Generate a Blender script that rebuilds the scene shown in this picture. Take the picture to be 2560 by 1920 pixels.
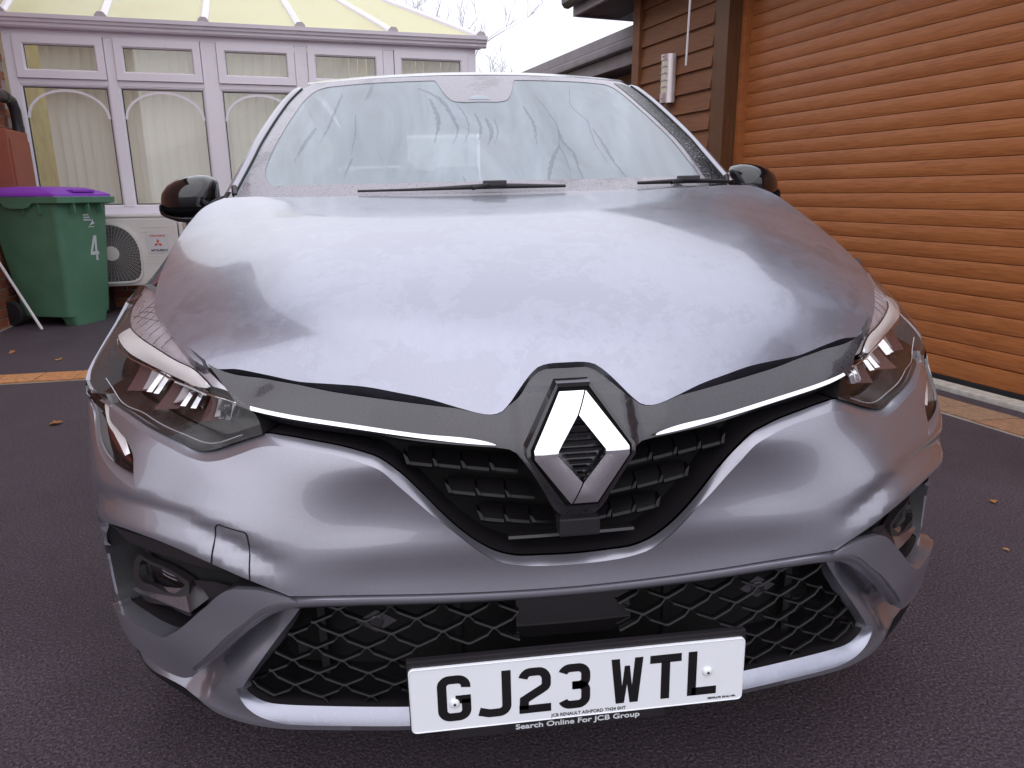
import bpy, bmesh, math, random
import numpy as np
from mathutils import Vector, Matrix
from mathutils.geometry import delaunay_2d_cdt
random.seed(7); RNG = np.random.default_rng(7)
for o in list(bpy.data.objects): bpy.data.objects.remove(o)
sc = bpy.context.scene
COL = sc.collection
R = math.radians

# ------------------------------------------------------------------ camera
cam_d = bpy.data.cameras.new('camera'); cam = bpy.data.objects.new('camera', cam_d); COL.objects.link(cam)
_r = Vector((0.99229, -0.12371, -0.00762)); _u = Vector((0.03878, 0.25148, 0.96709)); _f = Vector((0.11772, 0.95993, -0.25433))
CAM = Vector((-0.2222, -0.9444, 1.0025))
m = Matrix.Identity(4)
for i in range(3):
    m[i][0] = _r[i]; m[i][1] = _u[i]; m[i][2] = -_f[i]; m[i][3] = CAM[i]
cam.matrix_world = m
cam_d.sensor_fit = 'HORIZONTAL'; cam_d.sensor_width = 36.0; cam_d.lens = 1813.18 / 2560 * 36.0
cam_d.clip_start = 0.02; cam_d.clip_end = 800
sc.camera = cam
sc.render.resolution_x = 1024; sc.render.resolution_y = 768

# ------------------------------------------------------------------ world (overcast) and sun
SUN_EL, SUN_ROT = R(48), R(205)
w = bpy.data.worlds.new('World'); sc.world = w; w.use_nodes = True
nt = w.node_tree; nt.nodes.clear()
out = nt.nodes.new('ShaderNodeOutputWorld')
sky = nt.nodes.new('ShaderNodeTexSky'); sky.sky_type = 'NISHITA'; sky.sun_disc = False
sky.sun_elevation = SUN_EL; sky.sun_rotation = SUN_ROT
b1 = nt.nodes.new('ShaderNodeBackground'); b1.inputs['Strength'].default_value = 0.05
nt.links.new(sky.outputs[0], b1.inputs['Color'])
tc = nt.nodes.new('ShaderNodeTexCoord'); sep = nt.nodes.new('ShaderNodeSeparateXYZ')
nt.links.new(tc.outputs['Generated'], sep.inputs[0])
mr = nt.nodes.new('ShaderNodeMapRange'); mr.inputs[1].default_value = 0.0; mr.inputs[2].default_value = 1.0
mr.inputs[3].default_value = 0.86; mr.inputs[4].default_value = 1.32
nt.links.new(sep.outputs['Z'], mr.inputs[0])
nz = nt.nodes.new('ShaderNodeTexNoise'); nz.inputs['Scale'].default_value = 2.2; nz.inputs['Detail'].default_value = 4
nt.links.new(tc.outputs['Generated'], nz.inputs['Vector'])
mr2 = nt.nodes.new('ShaderNodeMapRange'); mr2.inputs[1].default_value = 0.3; mr2.inputs[2].default_value = 0.7
mr2.inputs[3].default_value = 0.93; mr2.inputs[4].default_value = 1.05
nt.links.new(nz.outputs[0], mr2.inputs[0])
mu = nt.nodes.new('ShaderNodeMath'); mu.operation = 'MULTIPLY'
nt.links.new(mr.outputs[0], mu.inputs[0]); nt.links.new(mr2.outputs[0], mu.inputs[1])
b2 = nt.nodes.new('ShaderNodeBackground'); b2.inputs['Color'].default_value = (0.955, 0.965, 1.06, 1)
nt.links.new(mu.outputs[0], b2.inputs['Strength'])
mx = nt.nodes.new('ShaderNodeMixShader'); mx.inputs[0].default_value = 0.9
nt.links.new(b1.outputs[0], mx.inputs[1]); nt.links.new(b2.outputs[0], mx.inputs[2])
nt.links.new(mx.outputs[0], out.inputs[0])
sd = bpy.data.lights.new('sun', 'SUN'); sd.energy = 0.6; sd.angle = R(100); sd.color = (1, 0.97, 0.95)
sun = bpy.data.objects.new('sun', sd); COL.objects.link(sun)
sun.rotation_euler = (R(90) - SUN_EL, 0, R(180) - SUN_ROT + R(0))
sc.view_settings.view_transform = 'Standard'; sc.view_settings.look = 'None'
sc.view_settings.exposure = 0.5; sc.view_settings.gamma = 1.0; sc.view_settings.use_curve_mapping = False
sc.render.engine = 'CYCLES'
sc.cycles.max_bounces = 8; sc.cycles.transparent_max_bounces = 16

# ------------------------------------------------------------------ node materials
MATS = {}
class NT:
    def __init__(s, name):
        s.m = bpy.data.materials.new(name); s.m.use_nodes = True; s.t = s.m.node_tree; s.t.nodes.clear()
        s.out = s.n('ShaderNodeOutputMaterial'); MATS[name] = s.m
    def n(s, ty, **kw):
        x = s.t.nodes.new(ty)
        for k, v in kw.items():
            if k.startswith('_'): setattr(x, k[1:], v)
            else: x.inputs[k].default_value = v
        return x
    def l(s, a, b): s.t.links.new(a, b)
    def pr(s, **kw):
        p = s.n('ShaderNodeBsdfPrincipled')
        for k, v in kw.items():
            k = k.replace('_', ' ')
            if k in p.inputs:
                if isinstance(v, tuple) and len(v) == 3: v = (*v, 1)
                p.inputs[k].default_value = v
        return p
    def coord(s, scale=(1, 1, 1), rand=False, kind='Object', loc=None):
        c = s.n('ShaderNodeTexCoord'); mp = s.n('ShaderNodeMapping'); mp.inputs['Scale'].default_value = scale
        s.l(c.outputs[kind], mp.inputs['Vector'])
        if loc is not None: mp.inputs['Location'].default_value = loc
        if rand:
            oi = s.n('ShaderNodeObjectInfo'); k = s.n('ShaderNodeMath', _operation='MULTIPLY'); k.inputs[1].default_value = 77.0
            s.l(oi.outputs['Random'], k.inputs[0]); cb = s.n('ShaderNodeCombineXYZ')
            for i in range(3): s.l(k.outputs[0], cb.inputs[i])
            s.l(cb.outputs[0], mp.inputs['Location'])
        return mp.outputs[0]
    def noise(s, vec, scale, detail=4, rough=.55, dist=0):
        x = s.n('ShaderNodeTexNoise', Scale=scale, Detail=detail, Roughness=rough, Distortion=dist); s.l(vec, x.inputs['Vector']); return x.outputs[0]
    def ramp(s, fac, stops):
        x = s.n('ShaderNodeValToRGB'); e = x.color_ramp.elements
        while len(e) < len(stops): e.new(.5)
        for k, (p, c) in zip(e, stops):
            k.position = p; k.color = (*c, 1) if len(c) == 3 else c
        s.l(fac, x.inputs[0]); return x.outputs[0]
    def mrange(s, fac, a, b, c, d):
        x = s.n('ShaderNodeMapRange'); x.inputs[1].default_value = a; x.inputs[2].default_value = b; x.inputs[3].default_value = c; x.inputs[4].default_value = d
        s.l(fac, x.inputs[0]); return x.outputs[0]
    def math(s, op, a, b):
        x = s.n('ShaderNodeMath', _operation=op)
        for i, v in enumerate((a, b)):
            if hasattr(v, 'is_output'): s.l(v, x.inputs[i])
            else: x.inputs[i].default_value = v
        return x.outputs[0]
    def mixc(s, fac, a, b, mode='MIX'):
        x = s.n('ShaderNodeMix', _data_type='RGBA', _blend_type=mode)
        for i, v in ((0, fac), (6, a), (7, b)):
            if hasattr(v, 'is_output'): s.l(v, x.inputs[i])
            elif isinstance(v, tuple): x.inputs[i].default_value = (*v, 1) if len(v) == 3 else v
            else: x.inputs[i].default_value = v
        return x.outputs[2]
    def bump(s, h, dist, strength=1.0):
        x = s.n('ShaderNodeBump', Strength=strength, Distance=dist); s.l(h, x.inputs['Height']); return x.outputs[0]
    def schlick(s, f0=.045, k=1.0):
        lw = s.n('ShaderNodeLayerWeight', Blend=.5); p5 = s.math('POWER', lw.outputs['Facing'], 5.0)
        return s.math('MULTIPLY', s.math('ADD', f0, s.math('MULTIPLY', p5, 1 - f0)), k)
    def end(s, sh): s.l(sh.outputs[0] if hasattr(sh, 'outputs') else sh, s.out.inputs[0]); return s.m

def simple(name, col, rough=.5, var=.12, scale=6, bump=0, bscale=60, **kw):
    t = NT(name); p = t.pr(Roughness=rough, **kw); v = t.coord()
    n = t.noise(v, scale, 5)
    lo = tuple(c * (1 - var) for c in col); hi = tuple(min(1, c * (1 + var)) for c in col)
    t.l(t.ramp(n, [(.3, lo), (.7, hi)]), p.inputs['Base Color'])
    t.l(t.mrange(n, .3, .7, max(.02, rough - .06), min(1, rough + .06)), p.inputs['Roughness'])
    if bump: t.l(t.bump(t.noise(v, bscale, 3), bump), p.inputs['Normal'])
    return t.end(p)

# car paint: metallic flake under clear coat, with patchy dew on it
def paint(name, dew):
    t = NT(name); v = t.coord()
    p = t.pr(Base_Color=(.40, .385, .43), Metallic=.74, Roughness=.32, Coat_Weight=1.0, Coat_Roughness=.03, Coat_IOR=1.55)
    fl = t.noise(v, 1400, 1); k_ = (1.0, 1.0, 1.0) if dew else (1.03, 1.0, .955)
    col = t.ramp(fl, [(.35, tuple(a_ * b_ for a_, b_ in zip((.25, .252, .308), k_))), (.65, tuple(a_ * b_ for a_, b_ in zip((.315, .316, .380), k_)))])
    if dew:
        a = t.noise(v, 7, 6, .62, .4); b = t.noise(v, 38, 5, .65, 1.0); c = t.noise(t.coord((1, .3, 1)), 60, 3)
        msk = t.math('ADD', t.math('MULTIPLY', a, .72), t.math('MULTIPLY', b, .28))
        m1 = t.mrange(msk, .47, .505, 0, 1); m2 = t.math('MULTIPLY', m1, t.mrange(c, .35, .65, .55, 1))
        t.l(t.mrange(m2, 0, 1, .04, .10), p.inputs['Coat Roughness'])
        col = t.mixc(t.mrange(m2, 0, 1, .06, .15), col, (.60, .63, .76))
        t.l(t.mrange(m2, 0, 1, .76, .68), p.inputs['Metallic'])
        dr = t.noise(v, 520, 2); t.l(t.bump(t.mrange(dr, .55, .75, 0, 1), .0006, .35), p.inputs['Coat Normal'])
    else:
        a = t.noise(v, 6, 5); dr = t.noise(v, 420, 2)
        t.l(t.bump(t.math('MULTIPLY', t.mrange(dr, .6, .75, 0, 1), t.mrange(a, .45, .6, 0, 1)), .0005, .3), p.inputs['Coat Normal'])
    t.l(col, p.inputs['Base Color'])
    return t.end(p)
paint('paint', False); paint('paint_dew', True)

def black_dew(name, rough=.14, dew=.5, base=(.012, .010, .012), dcol=(.30, .27, .32)):
    t = NT(name); v = t.coord(); p = t.pr(Base_Color=base, Roughness=rough, Specular_IOR_Level=.5, Coat_Weight=.6, Coat_Roughness=.05)
    if dew <= 0: return t.end(p)
    n = t.noise(v, 330, 2); a = t.noise(v, 7, 5, .6)
    msk = t.math('MULTIPLY', t.mrange(n, .36, .42, .25, 1), t.mrange(a, .34, .44, .55, 1))
    col = t.mixc(t.math('MULTIPLY', msk, dew), base, dcol); t.l(col, p.inputs['Base Color'])
    t.l(t.mrange(msk, 0, 1, rough, .30), p.inputs['Roughness'])
    t.l(t.bump(n, .0004, .3), p.inputs['Normal'])
    return t.end(p)
black_dew('gloss_black_dew', dew=.085)
simple('grille_black', (.006, .005, .006), .32, Specular_IOR_Level=.25); black_dew('gloss_black', rough=.08, dew=0)
black_dew('lit_ledge_plastic', rough=.3, dew=.30)  # dew-mottled black plastic, colour lightened for the pod ledge's lit top
black_dew('piano_black', rough=.09, dew=0.0, base=(.007,.006,.007))
simple('matt_black', (.012, .010, .012), .5, bump=.0004, bscale=400)
simple('satin_black', (.02, .017, .02), .32)
simple('rubber', (.018, .017, .018), .7)
simple('cavity', (.004, .0035, .004), .9)
simple('dark_plastic', (.022, .019, .022), .42, bump=.0003, bscale=600)
simple('tyre', (.016, .015, .016), .75, bump=.001, bscale=80)
simple('alloy', (.42, .42, .44), .3, Metallic=.9)
t = NT('chrome'); p = t.pr(Base_Color=(.86, .86, .88), Metallic=1.0, Roughness=.04); v = t.coord(); n = t.noise(v, 500, 2)
t.l(t.bump(t.mrange(n, .62, .78, 0, 1), .0004, .25), p.inputs['Normal']); t.end(p)
simple('drl_white', (.96, .98, .99), .2, var=.02, scale=20, Metallic=.4)
simple('lamp_silver', (.62, .60, .66), .3, var=.1, scale=30, Metallic=.55)
simple('reflector', (.22, .20, .21), .22, Metallic=.9)
simple('lamp_red', (.085, .018, .016), .25, scale=20)
simple('lamp_dark', (.013, .008, .007), .3, scale=20)
simple('plate_white', (.80, .81, .85), .38, var=.02)
simple('plate_ink', (.006, .005, .006), .45)
simple('print_white', (.62, .63, .66), .5, var=.05)
simple('screw_white', (.8, .8, .82), .35, var=.03)
simple('seat_cloth', (.03, .03, .034), .8)
# headlamp lens; a little dew has settled where it faces up
t = NT('lens'); tr = t.n('ShaderNodeBsdfTransparent'); tr.inputs[0].default_value = (.96, .95, .95, 1)
gl = t.n('ShaderNodeBsdfGlossy', Roughness=.025); ms = t.n('ShaderNodeMixShader')
t.l(t.schlick(.035), ms.inputs[0]); t.l(tr.outputs[0], ms.inputs[1]); t.l(gl.outputs[0], ms.inputs[2])
ge = t.n('ShaderNodeNewGeometry'); sp = t.n('ShaderNodeSeparateXYZ'); t.l(ge.outputs['Normal'], sp.inputs[0])
nn_ = t.noise(t.coord(), 30, 5, .6); dm = t.math('MULTIPLY', t.mrange(sp.outputs['Z'], .74, .93, 0, .34), t.mrange(nn_, .35, .6, .55, 1))
df = t.n('ShaderNodeBsdfDiffuse'); df.inputs[0].default_value = (.72, .73, .80, 1); m2 = t.n('ShaderNodeMixShader')
t.l(dm, m2.inputs[0]); t.l(ms.outputs[0], m2.inputs[1]); t.l(df.outputs[0], m2.inputs[2]); t.end(m2)
# clear window glass with a little reflection
t = NT('window_glass'); tr = t.n('ShaderNodeBsdfTransparent'); tr.inputs[0].default_value = (.97, .97, .95, 1)
gl = t.n('ShaderNodeBsdfGlossy', Roughness=.02); ms = t.n('ShaderNodeMixShader')
t.l(t.schlick(.06), ms.inputs[0]); t.l(tr.outputs[0], ms.inputs[1]); t.l(gl.outputs[0], ms.inputs[2]); t.end(ms)
t = NT('tinted_glass'); tr = t.n('ShaderNodeBsdfTransparent'); tr.inputs[0].default_value = (.55, .58, .6, 1)
gl = t.n('ShaderNodeBsdfGlossy', Roughness=.03); ms = t.n('ShaderNodeMixShader')
t.l(t.schlick(.045), ms.inputs[0]); t.l(tr.outputs[0], ms.inputs[1]); t.l(gl.outputs[0], ms.inputs[2]); t.end(ms)
# windscreen: fine dew film that scatters, with run-off streaks
t = NT('dewy_glass'); v = t.coord()
tr = t.n('ShaderNodeBsdfTransparent'); tr.inputs[0].default_value = (.74, .80, .82, 1)
gl = t.n('ShaderNodeBsdfGlossy', Roughness=.06); cl = t.n('ShaderNodeMixShader')
t.l(t.schlick(.045), cl.inputs[0]); t.l(tr.outputs[0], cl.inputs[1]); t.l(gl.outputs[0], cl.inputs[2])
dw = t.pr(Base_Color=(.64, .73, .80), Roughness=.55, Transmission_Weight=0.0)
tl = t.n('ShaderNodeBsdfTranslucent'); tl.inputs[0].default_value = (.7, .78, .82, 1)
df = t.n('ShaderNodeMixShader', Fac=.25); t.l(dw.outputs[0], df.inputs[1]); t.l(tl.outputs[0], df.inputs[2])
c = t.n('ShaderNodeTexCoord'); sx_ = t.n('ShaderNodeSeparateXYZ'); t.l(c.outputs['Object'], sx_.inputs[0])
st = t.noise(t.coord((1, .16, .10)), 26, 3, .5, 1.6)
thin = t.math('SUBTRACT', 1.0, t.mrange(t.math('ABSOLUTE', t.math('SUBTRACT', st, .5), 0), .0, .012, 0, 1))
zone = t.mrange(t.noise(v, 2.4, 2), .5, .6, 0, 1)
big = t.mrange(t.noise(t.coord((1, .3, .2)), 5.0, 4, .6, 1.0), .35, .65, .46, .66)
fac = t.math('SUBTRACT', big, t.math('MULTIPLY', t.math('MULTIPLY', thin, zone), .05))
ms = t.n('ShaderNodeMixShader'); t.l(fac, ms.inputs[0]); t.l(cl.outputs[0], ms.inputs[1]); t.l(df.outputs[0], ms.inputs[2]); t.end(ms)
t = NT('water_trail'); tr = t.n('ShaderNodeBsdfTransparent'); df = t.pr(Base_Color=(.20, .235, .28), Roughness=.12); ms = t.n('ShaderNodeMixShader', Fac=.34)
t.l(tr.outputs[0], ms.inputs[1]); t.l(df.outputs[0], ms.inputs[2]); t.end(ms)
black_dew('frit', rough=.2, dew=.75, base=(.02, .018, .02), dcol=(.33, .30, .345))
t = NT('frit_wet'); p = t.pr(Base_Color=(.01, .009, .011), Roughness=.1); v = t.coord(); n = t.noise(v, 190, 2); a = t.noise(v, 12, 3)
t.l(t.mixc(t.math('MULTIPLY', t.mrange(n, .60, .66, 0, .8), t.mrange(a, .35, .55, .2, 1)), (.01, .009, .011), (.42, .48, .50)), p.inputs['Base Color']); t.l(t.bump(n, .001, .6), p.inputs['Normal']); t.end(p)

# setting materials
def asphalt():
    t = NT('asphalt'); v = t.coord(); p = t.pr(Roughness=.75, Specular_IOR_Level=.45)
    vo = t.n('ShaderNodeTexVoronoi', Scale=170.0, Randomness=1.0); t.l(v, vo.inputs['Vector'])
    n = t.noise(v, 1.3, 6, .6); f = t.noise(v, 150, 7, .75); st = t.noise(v, .55, 5, .65)
    c1 = t.mixc(t.mrange(n, .3, .7, 0, 1), (.070, .051, .066), (.096, .072, .091)); c1 = t.mixc(t.mrange(st, .52, .62, 0, .35), c1, (.030, .024, .030))
    sp = t.math('GREATER_THAN', t.noise(v, 210, 1), .705)
    ag = t.ramp(f, [(.36, (.18, .17, .18)), (.5, (.9, .9, .9)), (.62, (2.1, 2.05, 2.1))])
    c2 = t.mixc(1.0, c1, ag, 'MULTIPLY'); c3 = t.mixc(t.math('MULTIPLY', sp, .6), c2, (.36, .33, .35))
    t.l(c3, p.inputs['Base Color'])
    h = t.math('ADD', t.math('MULTIPLY', vo.outputs['Distance'], -.45), t.math('MULTIPLY', f, 1.6))
    t.l(t.bump(h, .007, 1.0), p.inputs['Normal'])
    t.l(t.mrange(f, .3, .7, .35, .8), p.inputs['Roughness']); return t.end(p)
asphalt()
def blocky(name, cols, bump=.002, scale=40, rough=.85, speck=None):
    t = NT(name); v = t.coord(rand=True); p = t.pr(Roughness=rough)
    oi = t.n('ShaderNodeObjectInfo'); base = t.ramp(oi.outputs['Random'], [(i / max(1, len(cols) - 1), c) for i, c in enumerate(cols)])
    n = t.noise(v, scale, 5, .6); col = t.mixc(1.0, base, t.ramp(n, [(.3, (.7, .68, .68)), (.7, (1.25, 1.25, 1.25))]), 'MULTIPLY')
    if speck: col = t.mixc(t.math('MULTIPLY', t.math('GREATER_THAN', t.noise(v, 190, 2), .66), .7), col, speck)
    t.l(col, p.inputs['Base Color']); t.l(t.bump(n, bump), p.inputs['Normal']); return t.end(p)
blocky('brick', [(.30, .085, .04), (.36, .12, .055), (.25, .07, .04), (.33, .13, .07)])
blocky('paver', [(.30, .16, .09), (.36, .20, .11), (.26, .13, .075), (.33, .21, .13)], speck=(.62, .42, .26))
blocky('paver_orange', [(.46, .20, .075), (.52, .25, .10), (.40, .17, .07)], speck=(.62, .36, .18))
simple('mortar', (.34, .30, .27), .95, bump=.002)
simple('pale_stone', (.50, .47, .42), .9, var=.2, scale=25, bump=.002, bscale=90)
simple('pvc', (.83, .80, .86), .32, var=.03, scale=3)
simple('pvc_grey', (.40, .36, .38), .45, var=.05)
simple('gasket', (.05, .045, .05), .6)
t = NT('polycarbonate'); v = t.coord(); p = t.pr(Base_Color=(.76, .74, .50), Roughness=.4)
wv = t.n('ShaderNodeTexWave', Scale=9.0); wv.wave_type = 'BANDS'; wv.bands_direction = 'X'; t.l(v, wv.inputs['Vector'])
n = t.noise(v, 2.2, 5)
cc = t.mixc(t.mrange(wv.outputs['Fac'], 0, 1, 0, .10), (.93, .92, .69), (.84, .82, .57)); cc = t.mixc(t.mrange(n, .5, .8, 0, .35), cc, (.85, .76, .50))
t.l(cc, p.inputs['Base Color'])
tl = t.n('ShaderNodeBsdfTranslucent'); t.l(cc, tl.inputs[0]); ms = t.n('ShaderNodeMixShader', Fac=.5); t.l(p.outputs[0], ms.inputs[1]); t.l(tl.outputs[0], ms.inputs[2]); t.end(ms)
t = NT('blind'); v = t.coord(rand=True); p = t.pr(Roughness=.8); n = t.noise(t.coord((8, 8, 60)), 8, 3)
t.l(t.ramp(n, [(.3, (.86, .86, .86)), (.7, (.93, .93, .93))]), p.inputs['Base Color'])
tl = t.n('ShaderNodeBsdfTranslucent'); tl.inputs[0].default_value = (.85, .84, .84, 1); ms = t.n('ShaderNodeMixShader', Fac=.4); t.l(p.outputs[0], ms.inputs[1]); t.l(tl.outputs[0], ms.inputs[2]); t.end(ms)
simple('cream_wall', (.78, .70, .50), .8)
simple('room_floor', (.5, .47, .42), .7)
def wood(name, dark, mid, light, stretch=(3.0, 30, 60), rough=.42, bump=.0006):
    t = NT(name); v = t.coord(stretch, rand=True); p = t.pr(Roughness=rough)
    g = t.noise(v, 2.6, 8, .62, .5); b = t.noise(t.coord((.8, 3, 6), rand=True), 1.6, 4)
    k = t.math('ADD', t.math('MULTIPLY', g, .72), t.math('MULTIPLY', b, .28))
    t.l(t.ramp(k, [(.34, dark), (.5, mid), (.66, light)]), p.inputs['Base Color'])
    t.l(t.bump(g, bump), p.inputs['Normal']); t.l(t.mrange(g, .3, .7, rough - .05, rough + .1), p.inputs['Roughness']); return t.end(p)
wood('golden_oak', (.265, .082, .024), (.385, .130, .040), (.465, .175, .060))
wood('stained_board', (.125, .043, .014), (.19, .070, .024), (.255, .102, .039), rough=.6, bump=.0015)
wood('dark_post', (.085, .034, .013), (.115, .047, .018), (.145, .062, .026), stretch=(20, 20, 1.4), rough=.5)
simple('fascia_grey', (.23, .205, .235), .55, var=.2, scale=5, bump=.001, bscale=40)
simple('roof_felt', (.10, .095, .10), .9, var=.2, bump=.003, bscale=50)
simple('soffit_dark', (.06, .042, .045), .6)
simple('bin_green', (.092, .225, .140), .48, var=.13, scale=5, bump=.0006, bscale=250)
simple('bin_purple', (.24, .05, .48), .42, var=.1, scale=4)
simple('ac_case', (.68, .64, .61), .45, var=.04)
simple('ac_dark', (.03, .027, .03), .6)
simple('ac_wire', (.36, .34, .33), .5)
simple('sticker', (.62, .60, .62), .5, var=.02)
simple('logo_red', (.62, .05, .03), .5, var=.03)
simple('pipe_black', (.03, .027, .032), .4)
simple('meter_box', (.29, .085, .045), .6)
simple('white_plastic', (.70, .68, .70), .4, var=.05)
simple('brushed_steel', (.62, .55, .56), .35, var=.1, Metallic=.7)
simple('opal_glass', (.62, .60, .50), .4, var=.04)
simple('bark', (.085, .065, .06), .9, var=.3, bump=.004, bscale=40)
blocky('dry_leaf', [(.42, .17, .04), (.50, .25, .07), (.30, .12, .04)], bump=.0006)
t = NT('house_brick'); p = t.pr(Roughness=.9); c_ = t.n('ShaderNodeTexCoord'); mp = t.n('ShaderNodeMapping'); mp.inputs['Rotation'].default_value = (R(90), 0, 0); t.l(c_.outputs['Object'], mp.inputs[0])
bt = t.n('ShaderNodeTexBrick', Scale=1.0); bt.inputs['Brick Width'].default_value = .225; bt.inputs['Row Height'].default_value = .075; bt.inputs['Mortar Size'].default_value = .005
bt.inputs['Color1'].default_value = (.27, .085, .045, 1); bt.inputs['Color2'].default_value = (.35, .125, .065, 1); bt.inputs['Mortar'].default_value = (.34, .30, .27, 1); t.l(mp.outputs[0], bt.inputs[0]); t.l(bt.outputs[0], p.inputs['Base Color']); t.end(p)

# ------------------------------------------------------------------ mesh helpers
class MB:
    def __init__(s): s.v = []; s.f = []; s.nrm = None
    def add(s, vs, fs):
        o = len(s.v); s.v += [tuple(map(float, p)) for p in vs]; s.f += [tuple(o + i for i in q) for q in fs]; return s
    def box(s, x0, x1, y0, y1, z0, z1, ch=0.0):
        if ch <= 0:
            return s.add([(x0, y0, z0), (x1, y0, z0), (x1, y1, z0), (x0, y1, z0), (x0, y0, z1), (x1, y0, z1), (x1, y1, z1), (x0, y1, z1)],
                [(3, 2, 1, 0), (4, 5, 6, 7), (0, 1, 5, 4), (1, 2, 6, 5), (2, 3, 7, 6), (3, 0, 4, 7)])
        bm = bmesh.new(); bmesh.ops.create_cube(bm, size=1.0)
        for q in bm.verts: q.co = ((x0 + x1) / 2 + q.co.x * (x1 - x0), (y0 + y1) / 2 + q.co.y * (y1 - y0), (z0 + z1) / 2 + q.co.z * (z1 - z0))
        bmesh.ops.bevel(bm, geom=bm.edges[:], offset=ch, segments=2, affect='EDGES', profile=.7)
        s.bm(bm); return s
    def bm(s, bm):
        bm.verts.index_update(); s.add([q.co for q in bm.verts], [[q.index for q in f.verts] for f in bm.faces]); bm.free(); return s
    def prism(s, poly, y0, y1, ax='y'):
        n = len(poly)
        mk = {'y': lambda a, b, d: (a, d, b), 'x': lambda a, b, d: (d, a, b), 'z': lambda a, b, d: (a, b, d)}[ax]
        vs = [mk(a, b, y0) for a, b in poly] + [mk(a, b, y1) for a, b in poly]
        return s.add(vs, [tuple(range(n - 1, -1, -1)), tuple(range(n, 2 * n))] + [(i, (i + 1) % n, n + (i + 1) % n, n + i) for i in range(n)])
    def tube(s, pts, rad, n=8, cap=True):
        pts = [Vector(p) for p in pts]; rr = rad if hasattr(rad, '__len__') else [rad] * len(pts)
        vs = []; up = None
        for i, p in enumerate(pts):
            d = (pts[min(i + 1, len(pts) - 1)] - pts[max(i - 1, 0)]).normalized()
            a = d.orthogonal().normalized() if up is None else (up - d * up.dot(d)).normalized()
            up = a; b = d.cross(a)
            for k in range(n):
                th = 2 * math.pi * k / n; vs.append(p + (a * math.cos(th) + b * math.sin(th)) * rr[i])
        fs = [(i * n + k, i * n + (k + 1) % n, (i + 1) * n + (k + 1) % n, (i + 1) * n + k) for i in range(len(pts) - 1) for k in range(n)]
        if cap: fs += [tuple(range(n - 1, -1, -1)), tuple(range((len(pts) - 1) * n, len(pts) * n))]
        return s.add(vs, fs)
    def lathe(s, prof, n=24, ax='z', c=(0, 0, 0)):
        vs = []
        for r_, h in prof:
            for k in range(n):
                th = 2 * math.pi * k / n; a, b = r_ * math.cos(th), r_ * math.sin(th)
                vs.append({'z': (c[0] + a, c[1] + b, c[2] + h), 'y': (c[0] + a, c[1] + h, c[2] + b), 'x': (c[0] + h, c[1] + a, c[2] + b)}[ax])
        fs = [(i * n + k, i * n + (k + 1) % n, (i + 1) * n + (k + 1) % n, (i + 1) * n + k) for i in range(len(prof) - 1) for k in range(n)]
        fs += [tuple(range(n - 1, -1, -1)), tuple(range((len(prof) - 1) * n, len(prof) * n))]
        return s.add(vs, fs)
    def grid(s, P):   # P[n][m] points
        n, m_ = len(P), len(P[0])
        return s.add([q for row in P for q in row], [(i * m_ + j, i * m_ + j + 1, (i + 1) * m_ + j + 1, (i + 1) * m_ + j) for i in range(n - 1) for j in range(m_ - 1)])
    def build(s, name, mat, parent=None, smooth=0, fix=True, loc=None, rot=None):
        me = bpy.data.meshes.new(name); me.from_pydata(s.v, [], s.f); me.validate()
        if fix:
            bm = bmesh.new(); bm.from_mesh(me); bmesh.ops.recalc_face_normals(bm, faces=bm.faces[:]); bm.to_mesh(me); bm.free()
        if smooth:
            me.shade_smooth()
            if smooth < 180: me.set_sharp_from_angle(angle=R(smooth))
        return link(name, me, mat, parent, loc, rot)
def link(name, me, mat, parent=None, loc=None, rot=None):
    if mat and not me.materials: me.materials.append(MATS[mat])
    o = bpy.data.objects.new(name, me); COL.objects.link(o)
    if parent: o.parent = parent
    if loc is not None: o.location = loc
    if rot is not None: o.rotation_euler = rot
    return o
def thing(name, label, cat, loc=(0, 0, 0), rz=0, group=None):
    o = bpy.data.objects.new(name, None); COL.objects.link(o); o.location = loc; o.rotation_euler = (0, 0, rz); o.empty_display_size = .1
    o['label'] = label; o['category'] = cat
    if group: o['group'] = group
    return o
def tag(o, label, cat, group=None):
    o['label'] = label; o['category'] = cat
    if group: o['group'] = group
    return o
def struct(o): o['kind'] = 'structure'; return o
def text(name, s, size, mat, parent, M, ext=.0004, width=None, bold=0.0, align='CENTER', shear=0):
    cu = bpy.data.curves.new(name, 'FONT'); cu.body = s; cu.size = size; cu.extrude = ext; cu.align_x = align; cu.align_y = 'CENTER'; cu.offset = bold; cu.shear = shear
    tmp = bpy.data.objects.new(name, cu); COL.objects.link(tmp)
    dg = bpy.context.evaluated_depsgraph_get(); me = bpy.data.meshes.new_from_object(tmp.evaluated_get(dg))
    bpy.data.objects.remove(tmp); bpy.data.curves.remove(cu)
    if width:
        xs = [v.co.x for v in me.vertices]; k = width / (max(xs) - min(xs))
        for v in me.vertices: v.co.x *= k
    for v in me.vertices: v.co = M @ v.co
    me.materials.clear(); return link(name, me, mat, parent)

# ================================================================== THE SETTING
g = MB(); N = 24
g.add([(-120, -120, 0), (120, -120, 0), (120, 160, 0), (-120, 160, 0)], [(0, 1, 2, 3)])
struct(g.build('driveway', 'asphalt'))
GD = Vector((-.2310, .9729, 0)); NG = Vector((-.9729, -.2310, 0)); P1 = Vector((2.684, 2.138, 0)); GROT = math.atan2(GD.y, GD.x)
CD = Vector((.988, .154, 0)); CROT = math.atan2(.154, .988); P0 = Vector((-2.5, 6.3, 0))

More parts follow.
